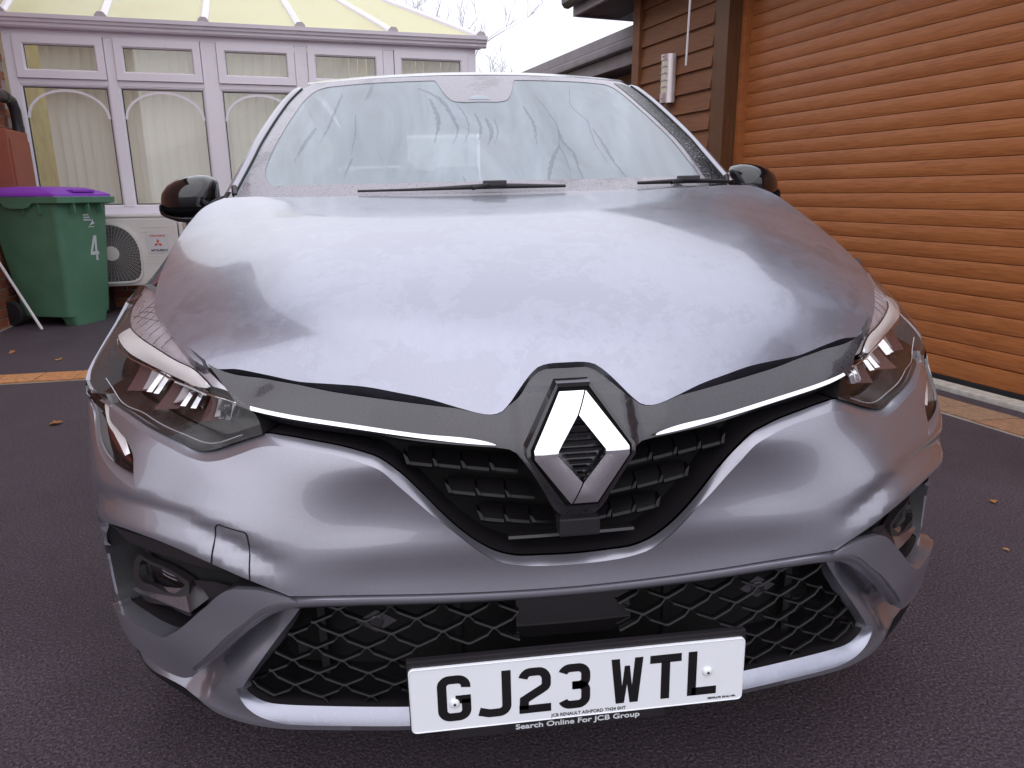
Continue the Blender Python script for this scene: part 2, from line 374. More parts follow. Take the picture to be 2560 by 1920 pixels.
# paving strips: every paver its own piece, in a recessed bed
def paver_strip(name, label, origin, rot, n0, n1, L, W, mat, skew=0.0, h=.010, z0=0.0, cat='paving'):
    t = thing(name, label, cat, origin, rot)
    bed = MB().box(n0 * L - .01, n1 * L + .01, -.012, W + .012, .001, .0045); bed.build('bed', 'mortar', t)
    me = None
    for i in range(n0, n1):
        g_ = .006
        if me is None:
            poly = [(g_ / 2, 0), (L - g_ / 2, 0), (L - g_ / 2 + skew, W), (g_ / 2 + skew, W)]
            b = MB().prism(poly, 0, h, 'z'); o = b.build('paver', mat, t); me = o.data
        else: o = link('paver', me, None, t)
        o.location = (i * L, random.uniform(-.002, .002), .002 + random.uniform(-.001, .0015) + z0); o.rotation_euler = (random.uniform(-.004, .004), random.uniform(-.006, .006), random.uniform(-.01, .01))
    return t
paver_strip('paving_strip', 'orange block paving strip crossing the tarmac beside the green bin', (-2.60, 3.245, 0), math.atan2(.055, .5), -7, 9, .205, .205, 'paver_orange')
paver_strip('paving_strip', 'row of brown block pavers laid beside the pale garage threshold', tuple(P1 + NG * .335), GROT, -8, 14, .215, .215, 'paver', skew=.05)
paver_strip('paving_strip', 'brown block paving along the foot of the brick house wall', (-3.395, 4.55, 0), CROT + R(90), -6, 8, .205, .30, 'paver')

# pale threshold and dark rubber seal of the garage
th = MB().box(-1.9, 2.40, .105, .205, .0, .028, .006).build('threshold', 'pale_stone', None); th.location = P1; th.rotation_euler = (0, 0, GROT)
struct(th)

# ------------------------------------------------------------------ garage
gar = thing('garage', 'timber clad garage with a golden oak roller door on the right', 'garage', P1, GROT)
ZT = 2.62
def gbox(name, x0, x1, y0, y1, z0, z1, mat, ch=.003, parent=None, smooth=0):
    return MB().box(x0, x1, y0, y1, z0, z1, ch).build(name, mat, parent or gar)
gbox('guide_rail', 2.295, 2.338, .0, .06, .0, ZT, 'golden_oak')
rv = gbox('jamb_post', 2.338, 2.502, -.06, .172, 0, ZT, 'dark_post', .004)
gbox('corner_post', 3.520, 3.632, .05, .205, 0, ZT, 'stained_board', .004)
gbox('wall_core', 2.50, 3.60, -.30, .150, 0, ZT, 'soffit_dark', 0)
gbox('gable_wall', 3.600, 3.625, -3.2, .05, 0, ZT, 'stained_board', 0)
# clap boards, each one tilted and lapped over the next
me = None
for i in range(19):
    z = .028 + i * .1445 - .02
    if z + .15 > ZT + .1: break
    if me is None:
        b = MB().prism([(.150, 0), (.182, 0.0), (.160, .158), (.150, .158)], 2.503, 3.5195, 'x'); o = b.build('board', 'stained_board', gar); me = o.data
    else: o = link('board', me, None, gar)
    o.location = (0, random.uniform(-.001, .001), z); o.rotation_euler = (0, random.uniform(-.002, .002), 0)
# roller door, one slat at a time
door = thing('roller_door', 'golden oak woodgrain roller garage door closed beside the car', 'garage door', P1, GROT)
prof = []; pitch = .0858
for k in range(9):
    a = k / 8; prof.append((.004 + .006 * math.sin(math.pi * min(1, a * 1.02)) ** .75, .004 + a * (pitch - .0035)))
me = None; nz_ = 31
for i in range(nz_):
    z = .128 + (i - 0) * pitch
    if me is None:
        P = [[(x, y, zz) for (y, zz) in prof] for x in np.linspace(-2.6, 2.294, 2)]
        b = MB().grid(P); b.add([(-2.6, -.006, -.002), (2.294, -.006, -.002), (2.294, .0035, .003), (-2.6, .0035, .003)], [(0, 1, 2, 3)])
        b.add([(-2.6, .004, .0797), (2.294, .004, .0797), (2.294, -.006, .0845), (-2.6, -.006, .0845)], [(0, 1, 2, 3)])
        o = b.build('slat', 'golden_oak', door, smooth=40); me = o.data
    else: o = link('slat', me, None, door)
    o.location = (0, 0, z)
MB().box(-2.6, 2.294, -.03, -.008, .02, 2.9).build('backing', 'cavity', door)
MB().box(-2.6, 2.294, -.004, .016, .030, .126, .003).build('bottom_bar', 'golden_oak', door)
MB().box(-2.6, 2.294, -.02, .024, .002, .028, .002).build('bottom_seal', 'rubber', door)
# roof edge of the garage
ea = gbox('soffit', -3.2, 4.20, .02, .46, 2.56, 2.585, 'soffit_dark', 0)
gbox('fascia', -3.2, 4.225, .462, .492, 2.545, 2.76, 'fascia_grey', .003)
gbox('end_fascia', 4.202, 4.23, -3.2, .458, 2.545, 2.76, 'fascia_grey', .003)
gu = MB(); gp = [(.494, 2.66), (.50, 2.63), (.53, 2.61), (.57, 2.615), (.595, 2.645), (.598, 2.70), (.590, 2.70), (.586, 2.65), (.565, 2.625), (.53, 2.62), (.505, 2.64), (.502, 2.70)]
gu.prism(gp, -3.2, 4.25, 'x').build('gutter', 'satin_black', gar)
MB().add([(-3.2, .47, 2.77), (4.22, .47, 2.77), (4.22, -3.4, 3.9), (-3.2, -3.4, 3.9)], [(0, 1, 2, 3)]).build('roof', 'roof_felt', gar)
gbox('lintel', -3.2, 2.337, -.06, .172, 2.56, 2.565 + .05, 'dark_post', 0)
gbox('right_jamb', -3.2, -2.602, -.06, .172, 0, 2.555, 'dark_post', .004)

# wall light on the boards
wl = thing('wall_light', 'brushed steel half round wall light with slotted opal glass on the cladding', 'wall light', P1, GROT)
pts = [(math.cos(a) * .070, math.sin(a) * .075) for a in np.linspace(0, math.pi, 13)]
def halfcyl(z0, z1, r0=1.0, a0=0, a1=math.pi, n=13, thick=.006):
    aa = np.linspace(a0, a1, n); o_ = [(3.04 + math.cos(a) * .072 * r0, .186 + math.sin(a) * .078 * r0) for a in aa]
    i_ = [(3.04 + math.cos(a) * (.072 * r0 - thick), .186 + math.sin(a) * (.078 * r0 - thick)) for a in aa[::-1]]
    return o_ + i_
sh = MB()
zb = [1.690, 1.760, 1.803, 1.812, 1.853, 1.862, 1.903, 1.912, 1.953, 1.962, 2.003, 2.05]
sh.prism(halfcyl(0, 0), 1.690, 1.765, 'z')
for k in range(4): sh.prism(halfcyl(0, 0), 1.806 + k * .05, 1.815 + k * .05, 'z')
sh.prism(halfcyl(0, 0), 2.006, 2.05, 'z')
sh.prism(halfcyl(0, 0, a0=math.pi * .76, a1=math.pi, n=6), 1.764, 2.007, 'z')
sh.build('steel_shade', 'brushed_steel', wl, smooth=40)
MB().prism(halfcyl(0, 0, .93, thick=.004), 1.70, 2.04, 'z').build('glass', 'opal_glass', wl, smooth=40)
MB().box(2.975, 3.105, .1755, .190, 1.70, 2.04, .002).build('back_plate', 'brushed_steel', wl)
for z in (1.722, 2.032): MB().lathe([(.006, 0), (.006, .004)], 10, 'y', (3.03, .264, z)).build('screw', 'alloy', wl)

# white cord hanging from the eaves
c = MB().tube([(2.35, .475, 2.60), (2.372, .472, 2.3), (2.392, .468, 1.86)], .0075, 8).build('cord', 'white_plastic')
c.location = P1; c.rotation_euler = (0, 0, GROT); tag(c, 'thin white plastic rod hanging down in front of the dark garage post', 'rod')

# low neighbouring outbuilding past the garage
nb = thing('outbuilding', 'low brown outbuilding with grey fascia boards behind the garage corner', 'building', P1, GROT)
def nbox(name, *a, mat='fascia_grey', ch=.003): return MB().box(*a, ch).build(name, mat, nb)
nbox('wall', 4.3, 9.5, -3.0, -.32, 0, 2.15, mat='stained_board', ch=0)
nbox('fascia', 3.68, 9.7, -.10, -.07, 2.165, 2.285)
nbox('gutter', 3.68, 9.7, -.069, .01, 2.29, 2.375, ch=.02)
nbox('roof_edge', 3.68, 9.75, -.16, -.02, 2.385, 2.475)
nbox('soffit', 3.68, 9.7, -.31, -.101, 2.165, 2.18, mat='soffit_dark')
MB().add([(3.66, -.03, 2.478), (9.75, -.03, 2.478), (9.75, -3.2, 2.62), (3.66, -3.2, 2.62)], [(0, 1, 2, 3)]).build('roof', 'roof_felt', nb)
wf = MB()
for a in ((4.36, 4.40, 1.2, 2.08), (4.86, 4.90, 1.2, 2.08), (4.40, 4.86, 2.03, 2.08), (4.40, 4.86, 1.2, 1.25)): wf.box(a[0], a[1], -.319, -.285, a[2], a[3], .002)
wf = wf.build('window', 'soffit_dark', nb); MB().box(4.401, 4.859, -.318, -.312, 1.251, 2.029).build('pane', 'white_plastic', wf)
MB().box(4.93, 5.0, -.319, -.27, 0, 2.15, .003).build('trim_board', 'stained_board', nb)

# ------------------------------------------------------------------ house on the left
hs = thing('brick_house', 'red brick house wall at the left edge beside the conservatory', 'house', tuple(P0 + CD * -1.165), CROT - R(90))
# local x runs from the conservatory towards the camera, local y is out of the wall
MB().box(0, 5.95, -4.5, -.012, 0, 4.60).build('wall', 'house_brick', hs)
MB().box(0, 2.0, -.012, -.0055, 0, 2.62).build('mortar_bed', 'mortar', hs)
me = None; cnt = 0
for k in range(35):
    for i in range(-1, 8):
        x0 = i * .225 + (.1125 if k % 2 else 0)
        if x0 < -.05 or x0 > 1.75 or cnt >= 290: continue
        if me is None:
            o = MB().box(0, .215, -.02, .0, 0, .065, .003).build('brick', 'brick', hs); me = o.data
        else: o = link('brick', me, None, hs)
        o.location = (max(x0, 0.0) + .002, random.uniform(-.0015, .0015), .006 + k * .075); cnt += 1
MB().box(-.2, 6.1, -4.6, .30, 4.60, 4.74).build('eaves', 'soffit_dark', hs)
MB().add([(5.95, -.012, 4.6), (5.95, -4.5, 4.6), (5.95, -4.0, 7.0)], [(0, 1, 2)]).build('gable', 'house_brick', hs)
MB().add([(-.25, .38, 4.745), (6.15, .38, 4.745), (6.15, -4, 7.2), (-.25, -4, 7.2)], [(0, 1, 2, 3)]).build('roof', 'roof_felt', hs)
dp = thing('drainpipe', 'black plastic drainpipe with elbow beside the white window frame', 'drainpipe', tuple(P0 + CD * -1.165), CROT - R(90))
MB().tube([(.62, .07, 1.80), (.30, .07, 1.79), (.20, .075, 1.775), (.155, .08, 1.70), (.15, .08, 1.55)], .043, 12).build('elbow', 'pipe_black', dp, smooth=50)
MB().tube([(.15, .08, 1.56), (.15, .08, .03)], .036, 12).build('pipe', 'pipe_black', dp, smooth=50)
MB().lathe([(.046, 0), (.046, .08)], 12, 'z', (.15, .08, 1.50)).build('collar', 'pipe_black', dp, smooth=50)
MB().tube([(.30, .07, 1.79), (.36, .07, 1.79)], .048, 12).build('collar', 'pipe_black', dp, smooth=50)
mb_ = thing('meter_box', 'reddish brown meter box on the brick wall behind the green bin', 'meter box', tuple(P0 + CD * -1.165), CROT - R(90))
MB().box(.23, .70, .003, .16, .78, 1.52, .01).build('case', 'meter_box', mb_)
MB().box(.25, .68, .1605, .172, .81, 1.45, .006).build('door', 'meter_box', mb_)

# ------------------------------------------------------------------ conservatory (local x along the front, y into the room)
cv = thing('conservatory', 'white framed conservatory with arched windows and yellowed roof panels', 'conservatory', P0, CROT)
A0, A1 = -1.14, 2.915
def cb(name, x0, x1, y0, y1, z0, z1, mat='pvc', ch=.004, parent=None): return MB().box(x0, x1, y0, y1, z0, z1, ch).build(name, mat, parent or cv)
dw_ = MB().box(A0, A1 - .02, .035, .12, 0, .815).build('dwarf_wall', 'mortar', cv)
me = None
for k in range(11):
    for i in range(19):
        x0 = A0 + i * .225 - (.1125 if k % 2 else 0)
        if x0 < A0 - .01 or x0 > A1 - .22: continue
        if me is None: o = MB().box(0, .215, .025, .06, 0, .065, .003).build('brick', 'brick', dw_); me = o.data
        else: o = link('brick', me, None, dw_)
        o.location = (x0, random.uniform(-.0015, .0015), .006 + k * .075)
cb('sill', A0, A1 + .03, -.06, .06, .822, .845, ch=.005)
cb('bottom_rail', A0, A1, .0, .06, .846, .908)
cb('head_rail', A0, A1, .0, .06, 2.325, 2.42)
mull = [A0 + .035, -.342, .465, 1.262, 2.067, 2.880]
hw = [.036, .036, .064, .055, .05, .04]
for x, h in zip(mull, hw): cb('mullion', x - h, x + h, -.004, .064, .909, 2.324)
def frame(name, x0, x1, z0, z1, w, y0, y1, mat='pvc', parent=None, bev=.012):
    """mitred window frame: outer face, sloped inner bead"""
    b = MB(); o = [(x0, z0), (x1, z0), (x1, z1), (x0, z1)]; i = [(x0 + w, z0 + w), (x1 - w, z0 + w), (x1 - w, z1 - w), (x0 + w, z1 - w)]
    j = [(x0 + w - bev, z0 + w - bev), (x1 - w + bev, z0 + w - bev), (x1 - w + bev, z1 - w + bev), (x0 + w - bev, z1 - w + bev)]
    vs = [(a, y1, c) for a, c in o] + [(a, y0, c) for a, c in o] + [(a, y0, c) for a, c in j] + [(a, y0 + .014, c) for a, c in i] + [(a, y1, c) for a, c in i]
    fs = [(r_ * 4 + k, r_ * 4 + (k + 1) % 4, (r_ + 1) * 4 + (k + 1) % 4, (r_ + 1) * 4 + k) for r_ in range(4) for k in range(4)]
    return b.add(vs, fs).build(name, mat, parent or cv)
glass_n = 0
for b in range(5):
    xa, xb = mull[b] + hw[b] + .001, mull[b + 1] - hw[b + 1] - .001
    f = frame('fanlight', xa + .004, xb - .004, 1.985, 2.322, .072, -.022, .05)
    MB().box(xa + .078, xb - .078, .012, .016, 2.059, 2.248).build('pane', 'window_glass', f)
    frame('gasket', xa + .068, xb - .068, 2.049, 2.258, .011, .006, .012, 'gasket', f, .002)
    cb('transom', xa, xb, .0, .06, 1.938, 1.983)
    f = frame('window_frame', xa, xb, .909, 1.937, .020, .004, .05)
    MB().box(xa + .022, xb - .022, .020, .024, .931, 1.915).build('pane', 'window_glass', f)
    frame('gasket', xa + .0205, xb - .0205, .9295, 1.9165, .007, .013, .019, 'gasket', f, .002)
    # arched glazing bar stuck on the glass
    cx, hx = (xa + xb) / 2, (xb - xa) / 2 - .022; z0, hz = 1.665, .237
    P = []
    for a in np.linspace(0, math.pi, 33):
        for_ = []
        for rr, yy in ((1.0, .0195), (1.0, .012), (.955, .012), (.955, .0195)):
            k = rr if rr == 1.0 else 1 - .020 / hx
            kz = 1.0 if rr == 1.0 else 1 - .020 / hz
            for_.append((cx + math.cos(a) * hx * k, yy, z0 + math.sin(a) * hz * kz))
        P.append(for_)
    MB().grid(P).build('arch_bar', 'pvc', f)
# gutter with moulded profile
gpf = [(-.02, 2.375), (-.06, 2.372), (-.075, 2.385), (-.078, 2.405), (-.098, 2.412), (-.104, 2.430), (-.122, 2.438), (-.128, 2.468), (-.118, 2.470), (-.02, 2.455)]
MB().prism(gpf, A0 - .02, A1 + .10, 'x').build('gutter', 'pvc', cv)
MB().prism([(y - .003, z - .003 if z < 2.4 else z + .003) for y, z in gpf], A1 - .05, A1 - .01, 'x').build('gutter_joint', 'pvc', cv)
MB().prism([(-.128 + (y + .128) , z) for y, z in [(-.02, 2.376), (.06, 2.376), (.06, 2.454), (-.02, 2.454)]], A0, A1 + .06, 'x').build('eaves_beam', 'pvc', cv)
# roof: rafters fan out from the ridge end, a translucent sheet between each pair
RE = Vector((.865, 1.84, 3.60)); sl = .61
rx = [-1.105, -.352, .457, 1.274, 2.113, 2.957]; top = [Vector((-1.105, 1.84, 3.60)), Vector((-.352, 1.84, 3.60)), Vector((.457, 1.84, 3.60)), RE, RE, RE]
foot = [Vector((x, -.02, 2.470)) for x in rx]
back = [Vector((2.957, 1.0, 2.47)), Vector((2.957, 2.7, 2.47)), Vector((2.957, 3.7, 2.47))]
allf = foot + back; allt = top + [RE] * 3
def bar(a, b, w_, h_, name, mat='pvc'):
    d = (b - a); L = d.length; d.normalize(); sd_ = Vector((0, 0, 1)).cross(d).normalized(); up = d.cross(sd_)
    mbx = MB(); vs = []
    prf = [(-w_, -.01), (w_, -.01), (w_, h_ * .45), (w_ * .45, h_), (-w_ * .45, h_), (-w_, h_ * .45)]
    for p_ in (a, b):
        for (x, y) in prf: vs.append(p_ + sd_ * x + up * y)
    n = len(prf); return mbx.add(vs, [tuple(range(n - 1, -1, -1)), tuple(range(n, 2 * n))] + [(i, (i + 1) % n, n + (i + 1) % n, n + i) for i in range(n)]).build(name, mat, cv)
for a, b in zip(allf, allt):
    b2_ = a + (b - a) * .985
    bar(a, b2_, .032, .040, 'rafter')
for x in rx: MB().prism([(x - .047, 2.470), (x + .047, 2.470), (x + .044, 2.488), (x + .022, 2.512), (x - .022, 2.512), (x - .044, 2.488)], -.105, -.022, 'y').build('rafter_cap', 'pvc_grey', cv)
for i in range(len(allf) - 1):
    a, b, c_, d_ = allf[i], allf[i + 1], allt[i + 1], allt[i]
    off = Vector((0, 0, -.004))
    vs = [a + off, b + off, c_ + off] + ([d_ + off] if (d_ - c_).length > .01 else [])
    vs2 = [q + Vector((0, 0, .012)) for q in vs]; n = len(vs)
    MB().add(vs + vs2, [tuple(range(n - 1, -1, -1)), tuple(range(n, 2 * n))] + [(k, (k + 1) % n, n + (k + 1) % n, n + k) for k in range(n)]).build('roof_panel', 'polycarbonate', cv)
bar(Vector((-1.14, 1.84, 3.60)), RE, .05, .05, 'ridge')
MB().box(A0 + .03, A1 - .02, -.030, -.021, 2.462, 2.482).build('panel_trim', 'pvc', cv)
# side wall, back wall, floor of the room
cb('side_frame', A1 - .05, A1 - .001, .065, 3.6, .846, .95); cb('side_frame', A1 - .05, A1 - .001, .065, 3.6, 2.36, 2.44)
for y in (1.2, 2.4, 3.55): cb('mullion', A1 - .05, A1 - .002, y, y + .06, .951, 2.359)
cb('dwarf_wall_side', A1 - .12, A1 - .01, .125, 3.6, 0, .82, 'mortar', 0)
cb('room_back_wall', A0, A1, 3.62, 3.7, 0, 3.4, 'cream_wall', 0)
cb('room_side_wall', A0 - .1, A0 - .02, .07, 3.6, 0, 3.4, 'cream_wall', 0)
cb('room_floor', A0, A1, .13, 3.6, .0, .05, 'room_floor', 0)
# vertical blinds hanging inside, one per bay
for b, words in enumerate(('white vertical blind behind the leftmost arched window', 'white vertical blind behind the second arched window from the left', 'white vertical blind behind the third arched window, partly behind the car pillar', 'white vertical blind behind the fourth window, mostly behind the car', 'white vertical blind behind the rightmost conservatory window')):
    xa, xb = mull[b] + .03, mull[b + 1] - .03
    vb = thing('vertical_blind', words, 'blind', tuple(P0 + CD * ((xa + xb) / 2)), CROT, 'vertical blinds in the conservatory')
    hwid = (xb - xa) / 2; me = None; MB().box(-hwid, hwid, .13, .17, 2.27, 2.30).build('head_rail', 'pvc', vb)
    n = 9; start = 2 if b == 0 else 0
    for i in range(start, n):
        if me is None:
            P = [[(u_ * .044, .012 * (1 - u_ * u_), z) for u_ in (-1, -.5, 0, .5, 1)] for z in (.93, 1.6, 2.268)]
            o = MB().grid(P).build('slat', 'blind', vb, smooth=60); me = o.data
        else: o = link('slat', me, None, vb)
        o.location = (-hwid + (i + .5) * 2 * hwid / n, .15, 0); o.rotation_euler = (0, 0, R(18 + random.uniform(-9, 9)))

# ------------------------------------------------------------------ air conditioning unit
ac = thing('air_conditioner', 'cream outdoor air conditioning unit with round fan grille below the window', 'air conditioner', tuple(P0 + Vector((CD.y, -CD.x, 0)) * .42), CROT)
MB().box(-.73, .092, 0, .30, .238, .826, .02).build('case', 'ac_case', ac)
MB().box(-.735, .098, -.004, .302, .826, .846, .006).build('top_lid', 'ac_case', ac)
cx, cz_ = -.454, .523
def rr_outline(k, n=40):
    pts_ = []
    for a in np.linspace(0, 2 * math.pi, n, endpoint=False):
        r_ = .245; x, z = math.cos(a), math.sin(a)
        # round at the top, squared towards the lower right corner
        if x > 0 and z < 0: p_ = 5.0
        elif x < 0 and z < 0: p_ = 5.0
        else: p_ = 2.0
        q = (abs(x) ** p_ + abs(z) ** p_) ** (-1 / p_); pts_.append((cx + x * q * r_ * k * .92, cz_ + z * q * r_ * k))
    return pts_
o1, o2 = rr_outline(1.06), rr_outline(.99); b = MB(); n = len(o1)
b.add([(x, -.003, z) for x, z in o1] + [(x, -.020, z) for x, z in o1] + [(x, -.020, z) for x, z in o2] + [(x, -.001, z) for x, z in o2], [(r_ * n + k, r_ * n + (k + 1) % n, (r_ + 1) * n + (k + 1) % n, (r_ + 1) * n + k) for r_ in range(3) for k in range(n)])
gr = b.build('grille_ring', 'ac_case', ac)
MB().prism(rr_outline(1.0), -.002, -.0005, 'y').build('fan_opening', 'ac_dark', ac)
b = MB()
for r_ in np.arange(.062, .30, .0115):
    pts_ = [(cx + math.cos(a) * r_, -.018, cz_ + math.sin(a) * r_) for a in np.linspace(0, 2 * math.pi, 41)]
    pts_ = [p for p in pts_]
    keep = [abs(p[0] - cx) < .222 and abs(p[2] - cz_) < .24 and (p[2] < cz_ or (p[0] - cx) ** 2 / .9 + (p[2] - cz_) ** 2 < .238 ** 2) for p in pts_]
    run = []
    for p, k_ in zip(pts_, keep):
        if k_: run.append(p)
        else:
            if len(run) > 1: b.tube(run, .0018, 4)
            run = []
    if len(run) > 1: b.tube(run, .0018, 4)
b.build('fan_grille', 'ac_wire', ac)
b = MB()
for a in np.linspace(0, 2 * math.pi, 48, endpoint=False):
    e = min(range(40), key=lambda k: abs(math.atan2(math.sin(math.atan2(o2[k][1] - cz_, o2[k][0] - cx) - a), math.cos(math.atan2(o2[k][1] - cz_, o2[k][0] - cx) - a))))
    L = math.hypot(o2[e][0] - cx, o2[e][1] - cz_)
    b.tube([(cx + math.cos(a) * .06, -.016, cz_ + math.sin(a) * .06), (cx + math.cos(a) * L, -.014, cz_ + math.sin(a) * L)], .0018, 4)
b.build('fan_spokes', 'ac_wire', ac)
MB().lathe([(.062, -.022), (.062, -.010), (.058, -.024), (.001, -.026)], 28, 'y', (cx, 0, cz_)).build('fan_hub', 'ac_case', ac)
lb = MB().box(-.161, .009, -.0035, -.001, .515, .687).build('label', 'sticker', ac)
MX = Matrix.Rotation(R(90), 4, 'X')
def onf(x, y, z): return Matrix.Translation((x, y, z)) @ MX
text('label_print', 'HYPER INVERTER', .02, 'logo_red', lb, onf(-.076, -.0042, .665), width=.125, bold=.0006)
text('label_print', 'MITSUBISHI', .026, 'plate_ink', lb, onf(-.072, -.0042, .540), width=.13, bold=.0006)
b = MB()
for k in range(3):
    a = R(90 + 120 * k); c0 = (-.076, .600); d = Vector((math.cos(a), math.sin(a))); p_ = Vector((-d.y, d.x)); h_ = .019
    q = [Vector(c0), Vector(c0) + d * h_ + p_ * h_ * .5774, Vector(c0) + d * 2 * h_, Vector(c0) + d * h_ - p_ * h_ * .5774]
    b.prism([(v_.x, v_.y) for v_ in q], -.0044, -.0036, 'y')
b.build('label_emblem', 'logo_red', lb)
for z in (.74, .70, .49, .46, .43): MB().box(-.205, .075, -.0025, .001, z, z + .004).build('rib', 'ac_case', ac)
MB().box(.100, .135, .02, .26, .50, .78, .012).build('valve_cover', 'ac_case', ac)
for x in (-.62, -.02): MB().box(x, x + .07, .02, .28, .0, .236, .004).build('foot', 'ac_dark', ac)
MB().tube([(.14, .1, .60), (.22, .12, .60), (.26, .16, .50), (.27, .3, .42)], .035, 10).build('pipe', 'rubber', ac, smooth=50)

# ------------------------------------------------------------------ wheelie bin
bn = thing('wheelie_bin', 'green wheelie bin with purple lid and a white number 4', 'bin', (-3.175, 5.441, 0), R(-20))
# local x: front of the bin (towards the car); y: across
def ring(hx0, hx1, hy, z, r_=.05, n=5):
    pts_ = []
    for (sx2, sy2, a0) in ((1, -1, -90), (1, 1, 0), (-1, 1, 90), (-1, -1, 180)):
        xx = (hx1 if sx2 > 0 else hx0) - sx2 * r_; yy = sy2 * (hy - r_)
        for k in range(n):
            a = R(a0 + 90 * k / (n - 1)); pts_.append((xx + math.cos(a) * r_, yy + math.sin(a) * r_, z))
    return pts_
rings = [ring(-.20, .27, .215, .075), ring(-.215, .28, .22, .14), ring(-.28, .315, .245, .60), ring(-.325, .34, .262, .93), ring(-.33, .343, .265, .955)]
n = len(rings[0]); b = MB()
b.add([p for r_ in rings for p in r_], [(i * n + k, i * n + (k + 1) % n, (i + 1) * n + (k + 1) % n, (i + 1) * n + k) for i in range(len(rings) - 1) for k in range(n)] + [tuple(range(n))])
b.add([(x, y, z) for x, y, z in ring(.14, .265, .16, .0, .03)] + [(x, y, z) for x, y, z in ring(.12, .275, .19, .09, .04)], [(k, (k + 1) % n, n + (k + 1) % n, n + k) for k in range(n)] + [tuple(range(n))])
b.build('body', 'bin_green', bn, smooth=50)
rim = [ring(-.345, .352, .272, .945, .04), ring(-.385, .40, .292, .958, .03), ring(-.388, .404, .295, 1.000, .03), ring(-.36, .38, .28, 1.004, .03)]
b = MB(); b.add([p for r_ in rim for p in r_], [(i * n + k, i * n + (k + 1) % n, (i + 1) * n + (k + 1) % n, (i + 1) * n + k) for i in range(3) for k in range(n)])
b.prism([(-.12, .958), (.16, .958), (.13, .928), (.08, .917), (-.04, .917), (-.09, .928)], -.300, -.278, 'y')
for y in (-.14, .0, .14): b.box(.33, .395, y - .004, y + .004, .88, .957)
for x in (.05, .2): b.box(x, x + .006, -.288, -.25, .88, .957)
b.build('rim', 'bin_green', bn, smooth=35)
lid = [ring(-.40, .385, .288, 1.005, .05), ring(-.40, .382, .287, 1.022, .05), ring(-.39, .345, .268, 1.040, .07), ring(-.34, .25, .20, 1.072, .08), ring(-.2, .1, .1, 1.082, .05)]
b = MB(); b.add([p for r_ in lid for p in r_], [(i * n + k, i * n + (k + 1) % n, (i + 1) * n + (k + 1) % n, (i + 1) * n + k) for i in range(len(lid) - 1) for k in range(n)] + [tuple(range((len(lid) - 1) * n, len(lid) * n))])
b.box(.25, .372, -.11, .11, 1.036, 1.056, .006); lo_ = b.build('lid', 'bin_purple', bn, smooth=45)
MB().tube([(-.40, -.24, 1.02), (-.44, -.22, 1.0), (-.44, .22, 1.0), (-.40, .24, 1.02)], .016, 8).build('handle', 'bin_green', bn, smooth=50)
MB().tube([(-.23, -.27, .10), (-.23, .27, .10)], .012, 8).build('axle', 'matt_black', bn)
for s in (-1, 1):
    wh = MB().lathe([(.060, -.022), (.092, -.024), (.100, -.016), (.100, .016), (.092, .024), (.060, .022)], 28, 'y', (-.23, s * .262, .10)).build('wheel', 'tyre', bn, smooth=40)
    MB().lathe([(.02, -.027), (.062, -.024), (.062, .024), (.02, .027)], 24, 'y', (-.23, s * .262, .10)).build('hub', 'dark_plastic', wh, smooth=40)
# number 4 and council mark on the front face
fx = lambda z: .28 + (z - .14) * (.06 / .79) + .0025
b = MB()
for poly in ([(-.012, .705), (.012, .705), (.012, .50), (-.012, .50)],):
    pass
fo = [((.028, .52), (.028, .548)), ]
def fquad(mbx, pts_, d=.0012):
    o = len(pts_); vs = [(fx(z), y, z) for y, z in pts_] + [(fx(z) + d, y, z) for y, z in pts_]
    mbx.add(vs, [tuple(range(o)), tuple(range(2 * o - 1, o - 1, -1))] + [(k, (k + 1) % o, o + (k + 1) % o, o + k) for k in range(o)])
Y0 = .075; k4 = MB()
fquad(k4, [(Y0 + .014, .50), (Y0 + .034, .50), (Y0 + .034, .55), (Y0 + .014, .55)])
fquad(k4, [(Y0 - .040, .545), (Y0 + .046, .545), (Y0 + .046, .572), (Y0 - .040, .572)])
fquad(k4, [(Y0 + .010, .572), (Y0 + .030, .572), (Y0 + .030, .70), (Y0 + .010, .70)])
fquad(k4, [(Y0 - .040, .572), (Y0 - .018, .572), (Y0 + .022, .70), (Y0 + .002, .70)])
k4.build('number', 'print_white', bn)
lg = MB()
for q in range(3): fquad(lg, [(Y0 - .085, .858 - q * .02), (Y0 - .03 + q * .01, .858 - q * .02), (Y0 - .03 + q * .01, .868 - q * .02), (Y0 - .085, .868 - q * .02)])
fquad(lg, [(Y0 - .045, .765), (Y0 + .02, .765), (Y0 + .02, .771), (Y0 - .045, .771)])
fquad(lg, [(Y0 - .035, .778), (Y0 + .015, .79), (Y0 + .03, .80), (Y0 + .012, .803), (Y0 + .008, .835), (Y0 - .008, .80)])
lg.build('council_mark', 'print_white', bn)
po = MB().tube([(-3.160, 5.015, .008), (-3.62, 5.23, .80)], .011, 8).build('pole', 'white_plastic'); tag(po, 'thin white pole leaning against the wall in front of the bin wheel', 'pole')

